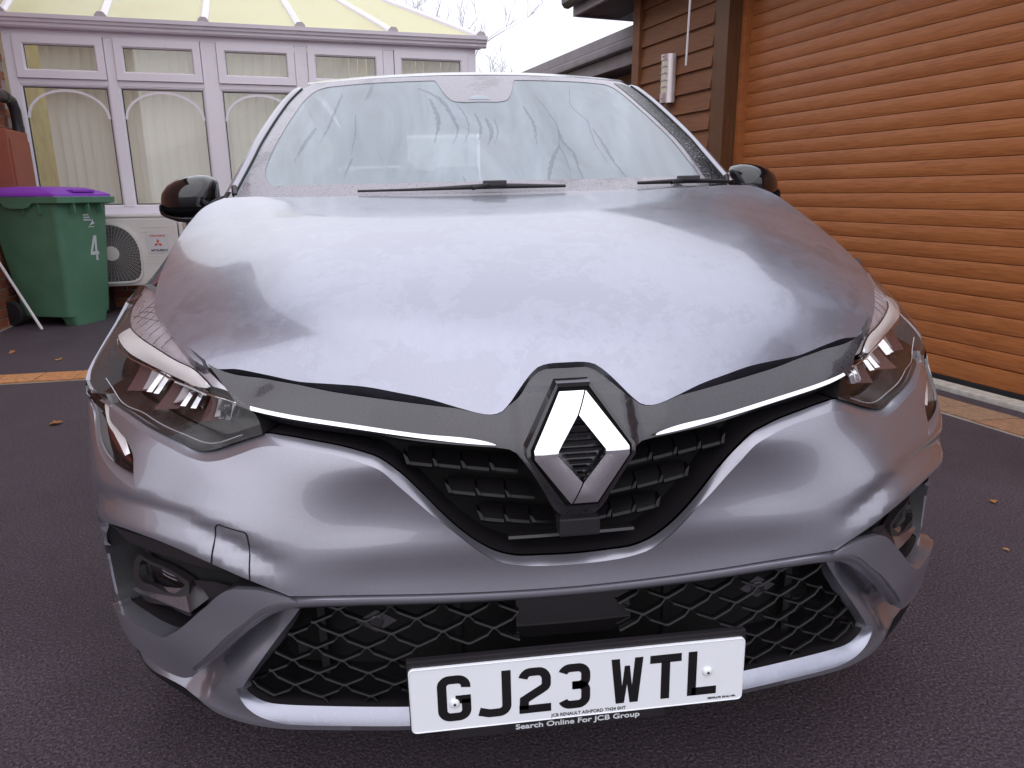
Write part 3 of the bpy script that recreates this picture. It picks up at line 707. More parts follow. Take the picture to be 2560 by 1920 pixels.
# ------------------------------------------------------------------ fallen leaves
leaf_me = None
for (x, y, s, lab) in ((-1.899, 2.436, .060, 'curled orange leaf lying nearest the headlight on the left tarmac'), (-2.94, 4.144, .05, 'small orange leaf on the tarmac near the left edge by the bin'), (-2.522, 3.854, .05, 'small orange leaf on the tarmac just behind the paving strip'), (1.623, 1.062, .030, 'small brown leaf on the tarmac to the right of the bumper'), (1.407, .755, .018, 'tiny pale leaf fragment low on the right tarmac')):
    if leaf_me is None:
        pts_ = [(0, -1.0), (.25, -.7), (.7, -.55), (.5, -.15), (.95, .2), (.45, .35), (.4, .75), (0, 1.0), (-.4, .7), (-.5, .3), (-.9, .15), (-.5, -.2), (-.65, -.6), (-.2, -.7)]
        bm = bmesh.new(); vs = [bm.verts.new((a, b_, .28 * abs(a) + .10 * math.sin(3 * b_))) for a, b_ in pts_]; ce = bm.verts.new((0, 0, 0))
        for i in range(len(vs)): bm.faces.new((vs[i], vs[(i + 1) % len(vs)], ce))
        ex = bmesh.ops.extrude_face_region(bm, geom=bm.faces[:]); bmesh.ops.translate(bm, vec=(0, 0, .05), verts=[q for q in ex['geom'] if isinstance(q, bmesh.types.BMVert)])
        bmesh.ops.recalc_face_normals(bm, faces=bm.faces[:]); leaf_me = bpy.data.meshes.new('leaf'); bm.to_mesh(leaf_me); bm.free()
    o = link('leaf', leaf_me, 'dry_leaf'); o.location = (x, y, .006); o.scale = (s * .5,) * 3; o.rotation_euler = (random.uniform(-.2, .2), random.uniform(-.2, .2), random.uniform(0, 6)); tag(o, lab, 'leaf', 'fallen leaves')

# ------------------------------------------------------------------ bare tree behind the conservatory
def bare_tree(name, label, x, y, h, seed, spread=1.0):
    rnd = random.Random(seed); t = thing(name, label, 'tree', (x, y, 0)); tr_ = MB(); tw = MB()
    def grow(p, d, L, r_, lvl):
        n = 4; pts_ = [p]; q = p.copy(); dd = d.copy()
        for k in range(n):
            dd = (dd + Vector((rnd.uniform(-1, 1), rnd.uniform(-1, 1), rnd.uniform(-.3, .6))) * .22).normalized(); q = q + dd * (L / n); pts_.append(q.copy())
        rad = [r_ * (1 - .55 * k / n) for k in range(n + 1)]
        (tr_ if lvl < 2 else tw).tube(pts_, rad, 6 if lvl < 2 else 3, cap=False)
        if lvl >= 5: return
        m_ = 2 if lvl == 0 else (3 if lvl < 4 else 3)
        for k in range(m_ + (lvl == 0) * 3):
            i = rnd.randint(1, n) if lvl else rnd.randint(2, n)
            nd = (dd * .65 + Vector((rnd.uniform(-1, 1), rnd.uniform(-1, 1), rnd.uniform(-.1, .9))) * .8 * spread).normalized()
            grow(pts_[i], nd, L * rnd.uniform(.55, .72), max(rad[i] * .62, .004), lvl + 1)
    grow(Vector((0, 0, 0)), Vector((0, 0, 1)), h, .13, 0)
    tr_.build('trunk', 'bark', t, fix=False, smooth=60); tw.build('crown', 'bark', t, fix=False)
    return t
bare_tree('bare_tree', 'leafless winter tree with fine purple twigs rising behind the conservatory roof', -.9, 15.5, 3.3, 5)
bare_tree('bare_tree', 'leafless tree whose low twigs show between conservatory gutter and car roof', 2.2, 17.0, 2.0, 11, 1.3)

# ================================================================== THE CAR
CAR_M = Matrix(((0.99987, 0.0, -0.01624, 0), (0, 1, 0, 0), (0.01624, 0, 0.99987, 0), (0, 0, 0, 1)))
car = thing('car', 'silver grey hatchback parked nose on with front number plate GJ23 WTL', 'car'); car.matrix_world = CAR_M
SURF_PTS = [(0.4676,0.6729,0.0633),(0.5906,0.6399,0.0567),(0.6167,0.724,0.0926),(0.6432,0.7646,0.104),(1.1268,0.8021,0.0719),(0.7202,0.5697,0.007),(0.108,0.706,0.063),(0.5016,0.7049,0.0843),(0.1155,0.6608,0.0193),(0.4791,0.226,-0.0035),(0.4141,0.4223,-0.0018),(0.6572,0.2538,0.0105),(0.9352,0.6777,0.041),(0.6587,0.7591,0.1139),(0.5896,0.7466,0.1258),(0.5066,0.7377,0.1315),(0.4301,0.7315,0.1212),(0.3706,0.7269,0.1121),(0.3146,0.7221,0.102),(0.2606,0.7181,0.0886),(0.2086,0.7132,0.0804),(0.158,0.7121,0.0616),(0.109,0.7122,0.0432),(0.108,0.7076,0.0588),(0.099,0.7112,0.0572),(0.091,0.7149,0.0644),(0.0835,0.7205,0.0693),(0.0765,0.7264,0.0744),(0.07,0.7328,0.0794),(0.0635,0.7393,0.0844),(0.056,0.7448,0.0931),(0.048,0.7506,0.0968),(1.0403,0.8383,0.1417),(0.9812,0.8243,0.1391),(0.9247,0.8117,0.1389),(0.8707,0.8005,0.1394),(0.8147,0.7909,0.1377),(0.7542,0.7839,0.1308),(0.7152,0.7763,0.1235),(0.6827,0.7689,0.1164),(0.8872,0.7841,0.0945),(0.8302,0.777,0.0967),(0.7877,0.769,0.0982),(0.7532,0.7602,0.0985),(0.7227,0.7535,0.0987),(0.6957,0.7469,0.0988),(0.6727,0.7399,0.1007),(0.6382,0.7352,0.0941),(0.6127,0.7263,0.0901),(0.9067,0.7436,0.0797),(0.8827,0.7326,0.0908),(0.8407,0.7264,0.1001),(0.7927,0.7221,0.1059),(0.7462,0.7187,0.107),(0.7067,0.7175,0.1065),(0.6702,0.7173,0.1054),(0.6127,0.7263,0.0901),(0.5531,0.6483,0.0716),(0.5871,0.6405,0.0617),(0.6647,0.6528,0.0554),(0.7072,0.6619,0.0543),(0.7667,0.668,0.058),(0.8422,0.6737,0.0564),(0.3156,0.6355,0.0364),(0.2866,0.6249,0.0305),(0.2671,0.5955,0.0375),(0.2426,0.5774,0.0373),(0.2191,0.5595,0.034),(0.1945,0.5443,0.032),(0.1705,0.5296,0.030),(0.4141,0.4223,-0.0018),(0.4256,0.4071,-0),(0.4381,0.3916,0.0018),(0.8042,0.505,-0.007),(0,0.757,0.095),(0,0.708,0.055),(0,0.66,0.022),(0,0.6,0.004),(0,0.55,0.020),(0,0.5,0.027),(0,0.46,0.026),(0,0.42,0.018),(0,0.33,0),(0,0.25,0),(0,0.2,0.008),(0.2001,0.50,0.028),(0.2001,0.46,0.025),(0.2001,0.42,0.017),(0.3,0.50,0.025),(0.3,0.46,0.020),(0.3,0.54,0.032),(0.2001,0.33,0),(0.2001,0.25,0),(0.2001,0.2,0.008),(0.4119,0.33,0),(0.4119,0.25,0),(0.4119,0.2,0.008),(0.4119,0.5,0.012),(0.4119,0.46,0.005),(0.4119,0.56,0.027),(0.4119,0.60,0.036),(0.4119,0.53,0.019),(0.5597,0.33,0),(0.5597,0.25,0),(0.5597,0.2,0.008),(0.5597,0.54,0.008),(0.5597,0.572,0.027),(0.5597,0.60,0.036),(0.6434,0.60,0.034),(0.6434,0.57,0.022),(0.6434,0.535,0.003),(0.76,0.61,0.026),(0.76,0.64,0.034),(0.6434,0.45,0),(0.7205,0.45,0),(0.7205,0.33,0),(0.7205,0.25,0),(0.7205,0.2,0.01),(0.8211,0.42,0),(0.8211,0.33,0),(0.8211,0.25,0.004),(0.8211,0.2,0.014),(1.0189,0.7,0.006),(1.0189,0.6,-0.002),(1.0189,0.5,0),(1.0189,0.4,0),(1.0189,0.3,0.004),(1.0189,0.2,0.02),(1.4,0.8,0.03),(1.4,0.7,0.004),(1.4,0.6,0),(1.4,0.4,0.004),(1.4,0.25,0.02),(1.8,0.85,0.03),(1.8,0.75,0.005),(1.8,0.6,0),(1.8,0.4,0.01),(1.25,0.85,0.07),(1.6,0.9,0.06),(1.1,0.6,0),(1.1,0.5,0)]

PLAN = np.array([(0,0),(.1,.001),(.2,.005),(.3,.014),(.41,.032),(.465,.043),(.524,.062),(.575,.09),(.625,.127),(.675,.169),(.71,.198),(.745,.233),(.78,.285),(.808,.34),(.835,.41),(.853,.48),(.868,.6),(.876,.8),(.880,1.0),(.884,1.3),(.886,1.7)])
def spl(t, y):
    n = len(t); h = np.diff(t); A = np.zeros((n, n)); b = np.zeros((n,) + y.shape[1:]); A[0, 0] = A[-1, -1] = 1
    for i in range(1, n - 1):
        A[i, i-1] = h[i-1]; A[i, i] = 2 * (h[i-1] + h[i]); A[i, i+1] = h[i]; b[i] = 6 * ((y[i+1] - y[i]) / h[i] - (y[i] - y[i-1]) / h[i-1])
    mm = np.linalg.solve(A, b)
    def ev(x):
        x = np.asarray(x, float); i = np.clip(np.searchsorted(t, x) - 1, 0, n - 2); hh = h[i]; a = (t[i+1] - x) / hh; bb = (x - t[i]) / hh
        if y.ndim > 1: a = a[..., None]; bb = bb[..., None]; hh = hh[..., None]
        return a * y[i] + bb * y[i+1] + ((a**3 - a) * mm[i] + (bb**3 - bb) * mm[i+1]) * hh**2 / 6
    return ev
_fl = np.vstack([PLAN[:0:-1] * [-1, 1], PLAN])
for _ in range(2):
    q = _fl.copy(); q[1:-1] = _fl[1:-1] * .6 + .2 * (_fl[2:] + _fl[:-2]); _fl = q
_tt = np.r_[0, np.cumsum(np.linalg.norm(np.diff(_fl, axis=0), axis=1))]; _tt -= _tt[len(PLAN) - 1]
_C = spl(_tt, _fl)
def CN(s):
    e = 1e-4; c = _C(s); t = _C(s + e) - _C(s - e); t /= np.linalg.norm(t, axis=-1, keepdims=True)
    return c, np.stack([t[..., 1], -t[..., 0]], -1)
def tps(P, v, lam):
    P = np.asarray(P, float); v = np.asarray(v, float); n = len(P)
    d = np.linalg.norm(P[:, None] - P[None], axis=-1); K = np.where(d > 0, d * d * np.log(d + 1e-12), 0)
    A = np.zeros((n + 3, n + 3)); A[:n, :n] = K + np.eye(n) * lam; A[:n, n] = 1; A[:n, n+1:] = P; A[n, :n] = 1; A[n+1:, :n] = P.T
    ww = np.linalg.solve(A, np.r_[v, 0, 0, 0])
    def ev(Q):
        Q = np.asarray(Q, float); sh = Q.shape[:-1]; Q = Q.reshape(-1, 2); o = np.empty(len(Q))
        for k in range(0, len(Q), 4000):
            q = Q[k:k+4000]; d = np.linalg.norm(q[:, None] - P[None], axis=-1)
            o[k:k+4000] = np.where(d > 0, d * d * np.log(d + 1e-12), 0) @ ww[:n] + ww[n] + q @ ww[n+1:]
        return o.reshape(sh)
    return ev
_p = np.array(SURF_PTS); _mi = _p[_p[:, 0] > .02] * [-1, 1, 1]; _p = np.vstack([_p, _mi])
_I = tps(_p[:, :2] * [1, 2.0], _p[:, 2], .006)
def inset(s, z): return _I(np.stack(np.broadcast_arrays(np.clip(s, -1.8, 1.8), np.clip(z, .15, .9) * 2), -1))
def S3(s, z, d=0.0):
    """point of the car's front skin: s along the plan outline, z height, d proud of the skin"""
    s = np.asarray(s, float); z = np.asarray(z, float); c, n = CN(s); i = inset(s, z) - d
    return np.stack([c[..., 0] - n[..., 0] * i, c[..., 1] - n[..., 1] * i, z], -1)
def crv(pts, n, k=.5):
    """smooth curve through points, resampled to n"""
    p = np.array(pts, float)
    if len(p) == 2:
        return np.stack([np.linspace(p[0, i], p[1, i], n) for i in range(p.shape[1])], 1)
    t = np.r_[0, np.cumsum(np.maximum(1e-6, np.linalg.norm(np.diff(p, axis=0), axis=1)))]
    q = []
    m_ = np.zeros_like(p); d = np.diff(p, axis=0) / np.diff(t)[:, None]
    m_[1:-1] = (d[1:] * np.diff(t)[:-1, None] + d[:-1] * np.diff(t)[1:, None]) / (np.diff(t)[1:] + np.diff(t)[:-1])[:, None]; m_[0] = d[0]; m_[-1] = d[-1]
    T = np.linspace(0, t[-1], n); i = np.clip(np.searchsorted(t, T) - 1, 0, len(p) - 2); h = (t[i+1] - t[i])[:, None]; u = ((T - t[i]) / h[:, 0])[:, None]
    return (2*u**3 - 3*u**2 + 1) * p[i] + (u**3 - 2*u**2 + u) * h * m_[i] + (-2*u**3 + 3*u**2) * p[i+1] + (u**3 - u**2) * h * m_[i+1]
def mir(c): return np.asarray(c)[::-1] * np.array([-1] + [1] * (np.asarray(c).shape[1] - 1))
def mesh_n(name, V, F, Nn, mat, parent):
    me = bpy.data.meshes.new(name); me.from_pydata([tuple(p) for p in V], [], [tuple(map(int, f)) for f in F]); me.shade_smooth()
    if Nn is not None: me.normals_split_custom_set_from_vertices([tuple(p) for p in Nn])
    return link(name, me, mat, parent)
def inpoly(P, poly):
    x, y = P[:, 0], P[:, 1]; r_ = np.zeros(len(P), bool); j = len(poly) - 1
    for i in range(len(poly)):
        xi, yi = poly[i]; xj, yj = poly[j]
        c_ = ((yi > y) != (yj > y)) & (x < (xj - xi) * (y - yi) / (yj - yi + 1e-15) + xi); r_ ^= c_; j = i
    return r_
def patch(name, surf, outline, mat, parent, res=.014, holes=(), flange=.012, fdir=None, scale=(1, 1)):
    """cut a panel out of a surface: constrained triangulation of its outline, true surface normals, edges turned inwards"""
    loops = []
    for L in [outline] + list(holes):
        L = np.asarray(L, float); o = []
        for a, b in zip(L, np.roll(L, -1, axis=0)):
            k = max(1, int(np.ceil(np.linalg.norm((b - a) * scale) / res))); o += [a + (b - a) * i / k for i in range(k)]
        o = np.array(o); keep = np.linalg.norm(o - np.roll(o, 1, axis=0), axis=1) > 1e-5; loops.append(o[keep])
    V = np.vstack(loops); E = []; o = 0
    for L in loops: E += [(o + i, o + (i + 1) % len(L)) for i in range(len(L))]; o += len(L)
    lo, hi = loops[0].min(0), loops[0].max(0); r2 = res / np.array(scale)
    gx, gy = np.meshgrid(np.arange(lo[0], hi[0], r2[0]), np.arange(lo[1], hi[1], r2[1])); gx[1::2] += r2[0] / 2
    Gp = np.stack([gx.ravel(), gy.ravel()], 1); ok = inpoly(Gp, loops[0])
    for L in loops[1:]: ok &= ~inpoly(Gp, L)
    Gp = Gp[ok]
    if len(Gp):
        dm = np.full(len(Gp), 9.0)
        for k in range(0, len(V), 200): dm = np.minimum(dm, np.linalg.norm((Gp[:, None] - V[None, k:k+200]) * scale, axis=-1).min(1))
        Gp = Gp[dm > res * .55]
    A = np.vstack([V, Gp])
    vv, ee, ff, _, _, _ = delaunay_2d_cdt([Vector(p) for p in A], E, [], 0, 1e-7)
    Q = np.array([tuple(v_) for v_ in vv]); T = np.array([f for f in ff if len(f) == 3]); ce = Q[T].mean(1)
    ok = inpoly(ce, loops[0])
    for L in loops[1:]: ok &= ~inpoly(ce, L)
    T = T[ok]; P = surf(Q); e = 4e-4
    Nn = np.cross(surf(Q + [e, 0]) - surf(Q - [e, 0]), surf(Q + [0, e]) - surf(Q - [0, e])); Nn /= np.linalg.norm(Nn, axis=1, keepdims=True) + 1e-12
    if np.mean((Nn * (np.array([-.1, -1.2, .6]))).sum(1)) < 0: Nn = -Nn
    fn = np.cross(P[T[:, 1]] - P[T[:, 0]], P[T[:, 2]] - P[T[:, 0]]); flip = (fn * Nn[T].mean(1)).sum(1) < 0; T[flip] = T[flip][:, ::-1]
    V3, N3, F3 = list(P), list(Nn), [tuple(t) for t in T]
    if flange:
        from collections import Counter
        cnt = Counter(); di = {}
        for t in T:
            for k in range(3):
                a, b = int(t[k]), int(t[(k + 1) % 3]); cnt[(min(a, b), max(a, b))] += 1; di[(min(a, b), max(a, b))] = (a, b)
        for kk, c_ in cnt.items():
            if c_ != 1: continue
            a, b = di[kk]; o = len(V3); na, nb_ = (Nn[a], Nn[b]) if fdir is None else (-np.array(fdir), -np.array(fdir))
            ed = P[b] - P[a]; on = np.cross(ed, Nn[a]); on /= np.linalg.norm(on) + 1e-12
            V3 += [P[a], P[b], P[b] - nb_ * flange, P[a] - na * flange]; N3 += [on] * 4; F3.append((o + 1, o, o + 3, o + 2))
    return mesh_n(name, V3, F3, N3, mat, parent)
def sheet(name, P, mat, parent, up=(-.1, -1, .5)):
    """smooth quad sheet from an n x m x 3 array"""
    P = np.asarray(P, float); n, m_ = P.shape[:2]; du = np.gradient(P, axis=0); dv = np.gradient(P, axis=1); Nn = np.cross(du, dv); Nn /= np.linalg.norm(Nn, axis=-1, keepdims=True) + 1e-12
    F = [(i * m_ + j, i * m_ + j + 1, (i + 1) * m_ + j + 1, (i + 1) * m_ + j) for i in range(n - 1) for j in range(m_ - 1)]
    if (Nn.reshape(-1, 3) @ np.array(up)).mean() < 0: Nn = -Nn
    f0 = F[len(F) // 2]; V = P.reshape(-1, 3)
    if np.cross(V[f0[1]] - V[f0[0]], V[f0[2]] - V[f0[0]]) @ Nn.reshape(-1, 3)[f0[0]] < 0: F = [f[::-1] for f in F]
    return mesh_n(name, V, F, Nn.reshape(-1, 3), mat, parent)
def strip(name, c0, c1, mat, parent, n=80, m_=7, bulge=0.0):
    """ribbon between two (s, z, d) curves lying on the skin"""
    a, b = crv(c0, n), crv(c1, n); t = np.linspace(0, 1, m_)[None, :, None]; g_ = a[:, None] * (1 - t) + b[:, None] * t
    g_[..., 2] += bulge * np.sin(np.pi * t[..., 0])
    return sheet(name, S3(g_[..., 0], g_[..., 1], g_[..., 2]), mat, parent)
def wd(c, d): c = np.asarray(c, float); return np.c_[c[:, :2], np.full(len(c), d)]
def skin(dfun): return lambda Q: S3(Q[:, 0], Q[:, 1], dfun(Q[:, 0], Q[:, 1]) if callable(dfun) else dfun)
def sst(x, a, b): t = np.clip((x - a) / (b - a), 0, 1); return t * t * (3 - 2 * t)

# ---- outline curves (s, z) of the right half, measured along the skin
BAND_IN = [(.9525,.6726),(.9115,.669),(.7704,.6602),(.6634,.6438),(.6063,.6333),(.5673,.6398),(.5363,.6492),(.5023,.6592),(.4773,.6655),(.4453,.6641),(.3962,.6583),(.3192,.6452),(.2892,.6359),(.2662,.6195),(.2321,.5832),(.2041,.551),(.1751,.5218),(.1461,.4981),(.1221,.4838),(.0981,.4755),(.05,.4715),(0,.4701)]
BAND_OUT = [(.945,.668),(.8805,.6650),(.7544,.6521),(.6734,.6364),(.6234,.6258),(.5863,.6228),(.5623,.6259),(.5193,.638),(.4823,.6499),(.4583,.6536),(.4132,.6508),(.3162,.6348),(.2872,.6237),(.2601,.5962),(.2181,.5544),(.1751,.5175),(.1461,.4924),(.1171,.4732),(.087,.4655),(.045,.4615),(0,.4604)]
REC_UP = [(.917,.40),(.914,.440),(.902,.468),(.87,.4840),(.8144,.4935),(.7704,.5012),(.6914,.5037),(.5983,.497),(.5363,.483),(.4823,.4640),(.4413,.4480)]
LOW_EDGE = [(.4272,.4416),(.3692,.4394),(.2321,.4317),(.1,.4280),(0,.4270)]
C_OUT = [(.9305,.6804),(.9135,.6739),(.8755,.6528),(.8084,.6413),(.7674,.6315),(.7454,.617),(.7304,.5895)]
C_LOW = [(.7304,.5895),(.7484,.5918),(.7904,.5973),(.8414,.6079),(.8795,.6194),(.9135,.6361),(.945,.6520),(.985,.6640),(1.036,.6705)]
C_FOLD = [(.7174,.5691),(.7514,.5751),(.7864,.5831),(.8284,.5934),(.8745,.6065),(.915,.626),(.948,.645),(.99,.6600)]
def arc2(cx2, cy2, rx_, ry_, a0, a1, n=6): return [(cx2 + rx_ * math.cos(R(a0 + (a1 - a0) * k / n)), cy2 + ry_ * math.sin(R(a0 + (a1 - a0) * k / n))) for k in range(n + 1)]
def zru(s):
    q = np.array(REC_UP[::-1]); return np.interp(np.abs(s), q[:, 0], q[:, 1])
def d_bumper(s, z):
    a = np.abs(s); t = z - zru(s); w_ = sst(a, .40, .52) * (1 - sst(a, .90, 1.0))
    return w_ * (-.007 * np.exp(-((t - .040) / .017) ** 2) + .002 * np.exp(-((t - .002) / .012) ** 2)) + (1 - sst(a, .30, .46)) * .004 * np.exp(-((z - .50) / .03) ** 2)

# ---- painted bumper skin, one piece across the nose
half = np.vstack([crv(BAND_OUT[::-1][:-1] + [(.924,.6668)], 90), crv([(.921,.6745)] + C_OUT[1:], 30), crv(C_FOLD, 24), [(.99,.6600),(1.036,.666),(1.07,.62),(1.095,.56),(1.10,.50),(1.088,.42),(1.083,.34),(1.08,.222),(1.0,.214),(.95,.216),(.919,.226),(.914,.300),(.916,.36)], crv(REC_UP, 60), crv(LOW_EDGE, 24)])
half = half[np.r_[True, np.linalg.norm(np.diff(half, axis=0), axis=1) > 1e-4]]
full_ = np.vstack([half, mir(half)[1:-1]])
bumper = patch('bumper', skin(d_bumper), full_, 'paint', car, .013, flange=.014)
# bright chamfer that runs under both lamps and round the grille mouth
bi, bo = wd(BAND_IN, -.014), wd(BAND_OUT, 0.0)
strip('grille_chamfer', np.vstack([bi, mir(bi)[1:]]), np.vstack([bo, mir(bo)[1:]]), 'paint', bumper, 260, 6, .0015)
# tow eye cover: a shut line cut round a panel
TOW_ = 0
TOW = [(.5373,.4835),(.5383,.5364),(.5363,.5436),(.5313,.5464),(.4903,.5391),(.4853,.5361),(.4813,.5298),(.4803,.4665)]
tl_ = [(.5463 - .001 * t, .4830 + (.5321 - .4830) * t) for t in np.linspace(0, 1, 12)] + arc2(.5383, .5321, .007, .0100, 0, 90) + [(.5383 - .042 * t, .5421 - .0073 * t) for t in np.linspace(.1, .95, 8)] + arc2(.4963, .5248, .0075, .0101, 90, 180) + [(.4888 - .0035 * t, .5248 - .059 * t) for t in np.linspace(.05, 1, 12)]
tq = np.array([S3(-a, b, d_bumper(np.array(-a), np.array(b)) + .0004) for a, b in tl_])
MB().tube(tq, .0011, 5).build('tow_cover_gap', 'cavity', bumper)

# ---- air curtain pocket, fin, lower lip: built once per side
REC_LO = [(.5100,.4520),(.5223,.4472),(.5663,.4118),(.6463,.3463),(.6714,.3312),(.7184,.3267),(.7764,.3285),(.84,.318),(.880,.305),(.897,.302)]
FIN_LOW = [(.897,.290),(.885,.285),(.8494,.2800),(.7854,.2722),(.7384,.2649),(.6934,.2547),(.6503,.2576),(.6243,.2704)]
RIDGE = [(.6243,.2704),(.5743,.3119),(.5233,.3580),(.4923,.3832),(.4613,.4045),(.4372,.4137),(.4182,.4157),(.3422,.4154),(.2331,.4106),(.1,.4080),(0,.4075)]
RIDGE_UP = [(.6200,.2860),(.5723,.3299),(.5223,.3790),(.4943,.4010),(.4813,.4130),(.4623,.4266),(.4423,.4333),(.4142,.4356),(.3382,.4331),(.2321,.4281),(.1,.4250),(0,.4243)]
LG_SIDE = [(.4182,.4157),(.4232,.4087),(.4652,.3561),(.5063,.3024),(.5333,.2652)]
LIP_IN = [(.5333,.2652),(.5303,.2581),(.5213,.2521),(.5083,.2457),(.4913,.2418),(.4662,.2408),(.4412,.2402),(.3572,.2372),(.2671,.2344),(.13,.232),(0,.2310)]
LIP_OUT = [(.5343,.2728),(.5303,.2597),(.5213,.2436),(.5033,.2302),(.4813,.2228),(.4612,.2183),(.4382,.2165),(.3552,.2137),(.2671,.2113),(.13,.210),(0,.2095)]
BOTTOM = [(.914,.226),(.9,.216),(.8595,.2030),(.80,.2060),(.7344,.2100),(.65,.2035),(.5833,.2000),(.5153,.2016),(.4412,.2017),(.3582,.2005),(.2681,.1990),(.13,.198),(0,.1975)]
for sg in (1, -1):
    f_ = (lambda c: np.asarray(c, float)) if sg > 0 else (lambda c: np.asarray(c, float) * ([-1, 1] if np.asarray(c).shape[1] == 2 else [-1, 1, 1]))
    # pocket: inner faces and back
    pk = np.vstack([crv(REC_UP, 40), crv([(.4413,.4480),(.47,.4535),(.51,.452)], 8)[1:], crv(REC_LO, 40)[1:], [(.911,.33),(.915,.37)]])
    n_ = len(pk); rim_ = np.concatenate([pk, pk[:1]]); P = []
    for d in (-.004, -.03, -.06): P.append(S3(f_(rim_)[:, 0], rim_[:, 1], d))
    sheet('intake_wall', np.array(P).transpose(1, 0, 2), 'matt_black', bumper)
    patch('intake_back', skin(-.06), f_(pk), 'cavity', bumper, .02, flange=0)
    # glossy upper inner face under the bumper edge
    strip('intake_trim', f_(wd([(.90,.462),(.8144,.478),(.6914,.4895),(.5983,.4835),(.5363,.472),(.4803,.4595)], -.012)), f_(wd([(.88,.425),(.8144,.440),(.6914,.4505),(.5983,.4535),(.5363,.455),(.4903,.456)], -.030)), 'dark_plastic', bumper, 30, 5)
    # fog lamp pod: hooded black housing with the long ledge, clear lens
    fg = [(.66,.4080),(.70,.4150),(.78,.4135),(.845,.403),(.862,.385),(.858,.355),(.84,.343),(.70,.354),(.652,.3545),(.66,.392)]
    fl_ = [(.672,.400),(.70,.4075),(.775,.4065),(.826,.3975),(.832,.389),(.828,.379),(.76,.3755),(.69,.3835)]
    pod = patch('fog_lamp', skin(lambda s, z: -.040 + .010 * sst(z, .41, .36)), f_(crv(fg + fg[:1], 60)[:-1]), 'dark_plastic', bumper, .008, holes=[f_(crv(fl_ + fl_[:1], 40)[:-1])], flange=.012)
    patch('fog_lens', skin(-.048), f_(crv(fl_ + fl_[:1], 40)[:-1]), 'lens', pod, .008, flange=0)
    patch('fog_bowl', skin(-.056), f_(crv(fl_ + fl_[:1], 40)[:-1]), 'lamp_dark', pod, .012, flange=0)
    for k in range(2):
        strip('fog_reflector', f_([(.72, .385 + k * .007, -.0545), (.74, .3835 + k * .007, -.0545), (.77, .384 + k * .007, -.0545)]), f_([(.722, .389 + k * .007, -.0535), (.74, .3875 + k * .007, -.0535), (.768, .388 + k * .007, -.0535)]), 'lamp_silver', pod, 8, 3)
    strip('pod_ledge', f_([(.8464,.3477,-.043),(.80,.360,-.043),(.7344,.3756,-.043),(.70,.384,-.043),(.6804,.3908,-.043)]), f_([(.8565,.3383,-.024),(.81,.349,-.024),(.7554,.3611,-.022),(.69,.3670,-.020),(.6353,.3709,-.018)]), 'lit_ledge_plastic', pod, 24, 4)
    strip('pod_nose', f_([(.8565,.3383,-.024),(.81,.349,-.024),(.7554,.3611,-.022),(.69,.3670,-.020),(.6353,.3709,-.018)]), f_([(.8565,.333,-.05),(.81,.341,-.05),(.7554,.352,-.05),(.69,.357,-.05),(.6353,.366,-.045)]), 'satin_black', pod, 24, 3)
    strip('pod_cheek', f_([(.6804,.3908,-.043),(.6353,.3709,-.018)]), f_([(.640,.405,-.046),(.622,.385,-.046)]), 'satin_black', pod, 6, 3)
    patch('pod_flank', skin(-.046), f_([(.56,.420),(.60,.4205),(.655,.410),(.648,.358),(.70,.352),(.78,.345),(.72,.333),(.675,.337),(.655,.348)]), 'satin_black', bumper, .012, flange=0)
    # fin: painted blade between pocket and lower grille
    fo_ = np.vstack([crv(REC_LO, 50), crv(FIN_LOW, 30), crv(RIDGE_UP[:8], 40), crv([(.4142,.4356),(.4280,.4405),(.4413,.4455),(.47,.4525),(.51,.452)], 12)[1:-1]])
    fo_ = fo_[np.r_[True, np.linalg.norm(np.diff(fo_, axis=0), axis=1) > 1e-4]]
    fin = patch('bumper_fin', skin(lambda s, z: .006 + .004 * np.exp(-((z - .33) / .05) ** 2)), f_(fo_), 'paint', bumper, .010, flange=.03)
    # lower body behind the fin, down to the bottom edge
    lb_ = np.vstack([crv(LG_SIDE, 24), crv(LIP_OUT, 60)[:20], [(.3552,.2137)], [(.3582,.2005)], crv(BOTTOM[:10][::-1], 40), [(.94,.32),(.9,.35),(.8,.37),(.66,.37),(.55,.42)]])
    lb_ = np.vstack([crv(LG_SIDE, 24), crv(LIP_OUT[:8], 30), crv([p for p in BOTTOM[:10]][::-1], 40), [(.905,.292),(.80,.298),(.68,.300),(.60,.345),(.55,.39)]])
    def d_low(s, z, fin_z=None):
        a = np.abs(s); q = np.array(RIDGE[:7][::-1]); rz = np.interp(a, q[:, 0], q[:, 1], right=.27)
        q2 = np.array(FIN_LOW[::-1]); fz = np.interp(a, q2[:, 0], q2[:, 1]); edge = np.where(a < .63, rz, fz)
        return -.010 - .032 * np.exp(-((z - edge) / .042) ** 2) * sst(a, .42, .50) + .006 * sst(z, .225, .20)
    patch('lower_bumper', skin(d_low), f_(lb_), 'paint', bumper, .011, flange=.02)
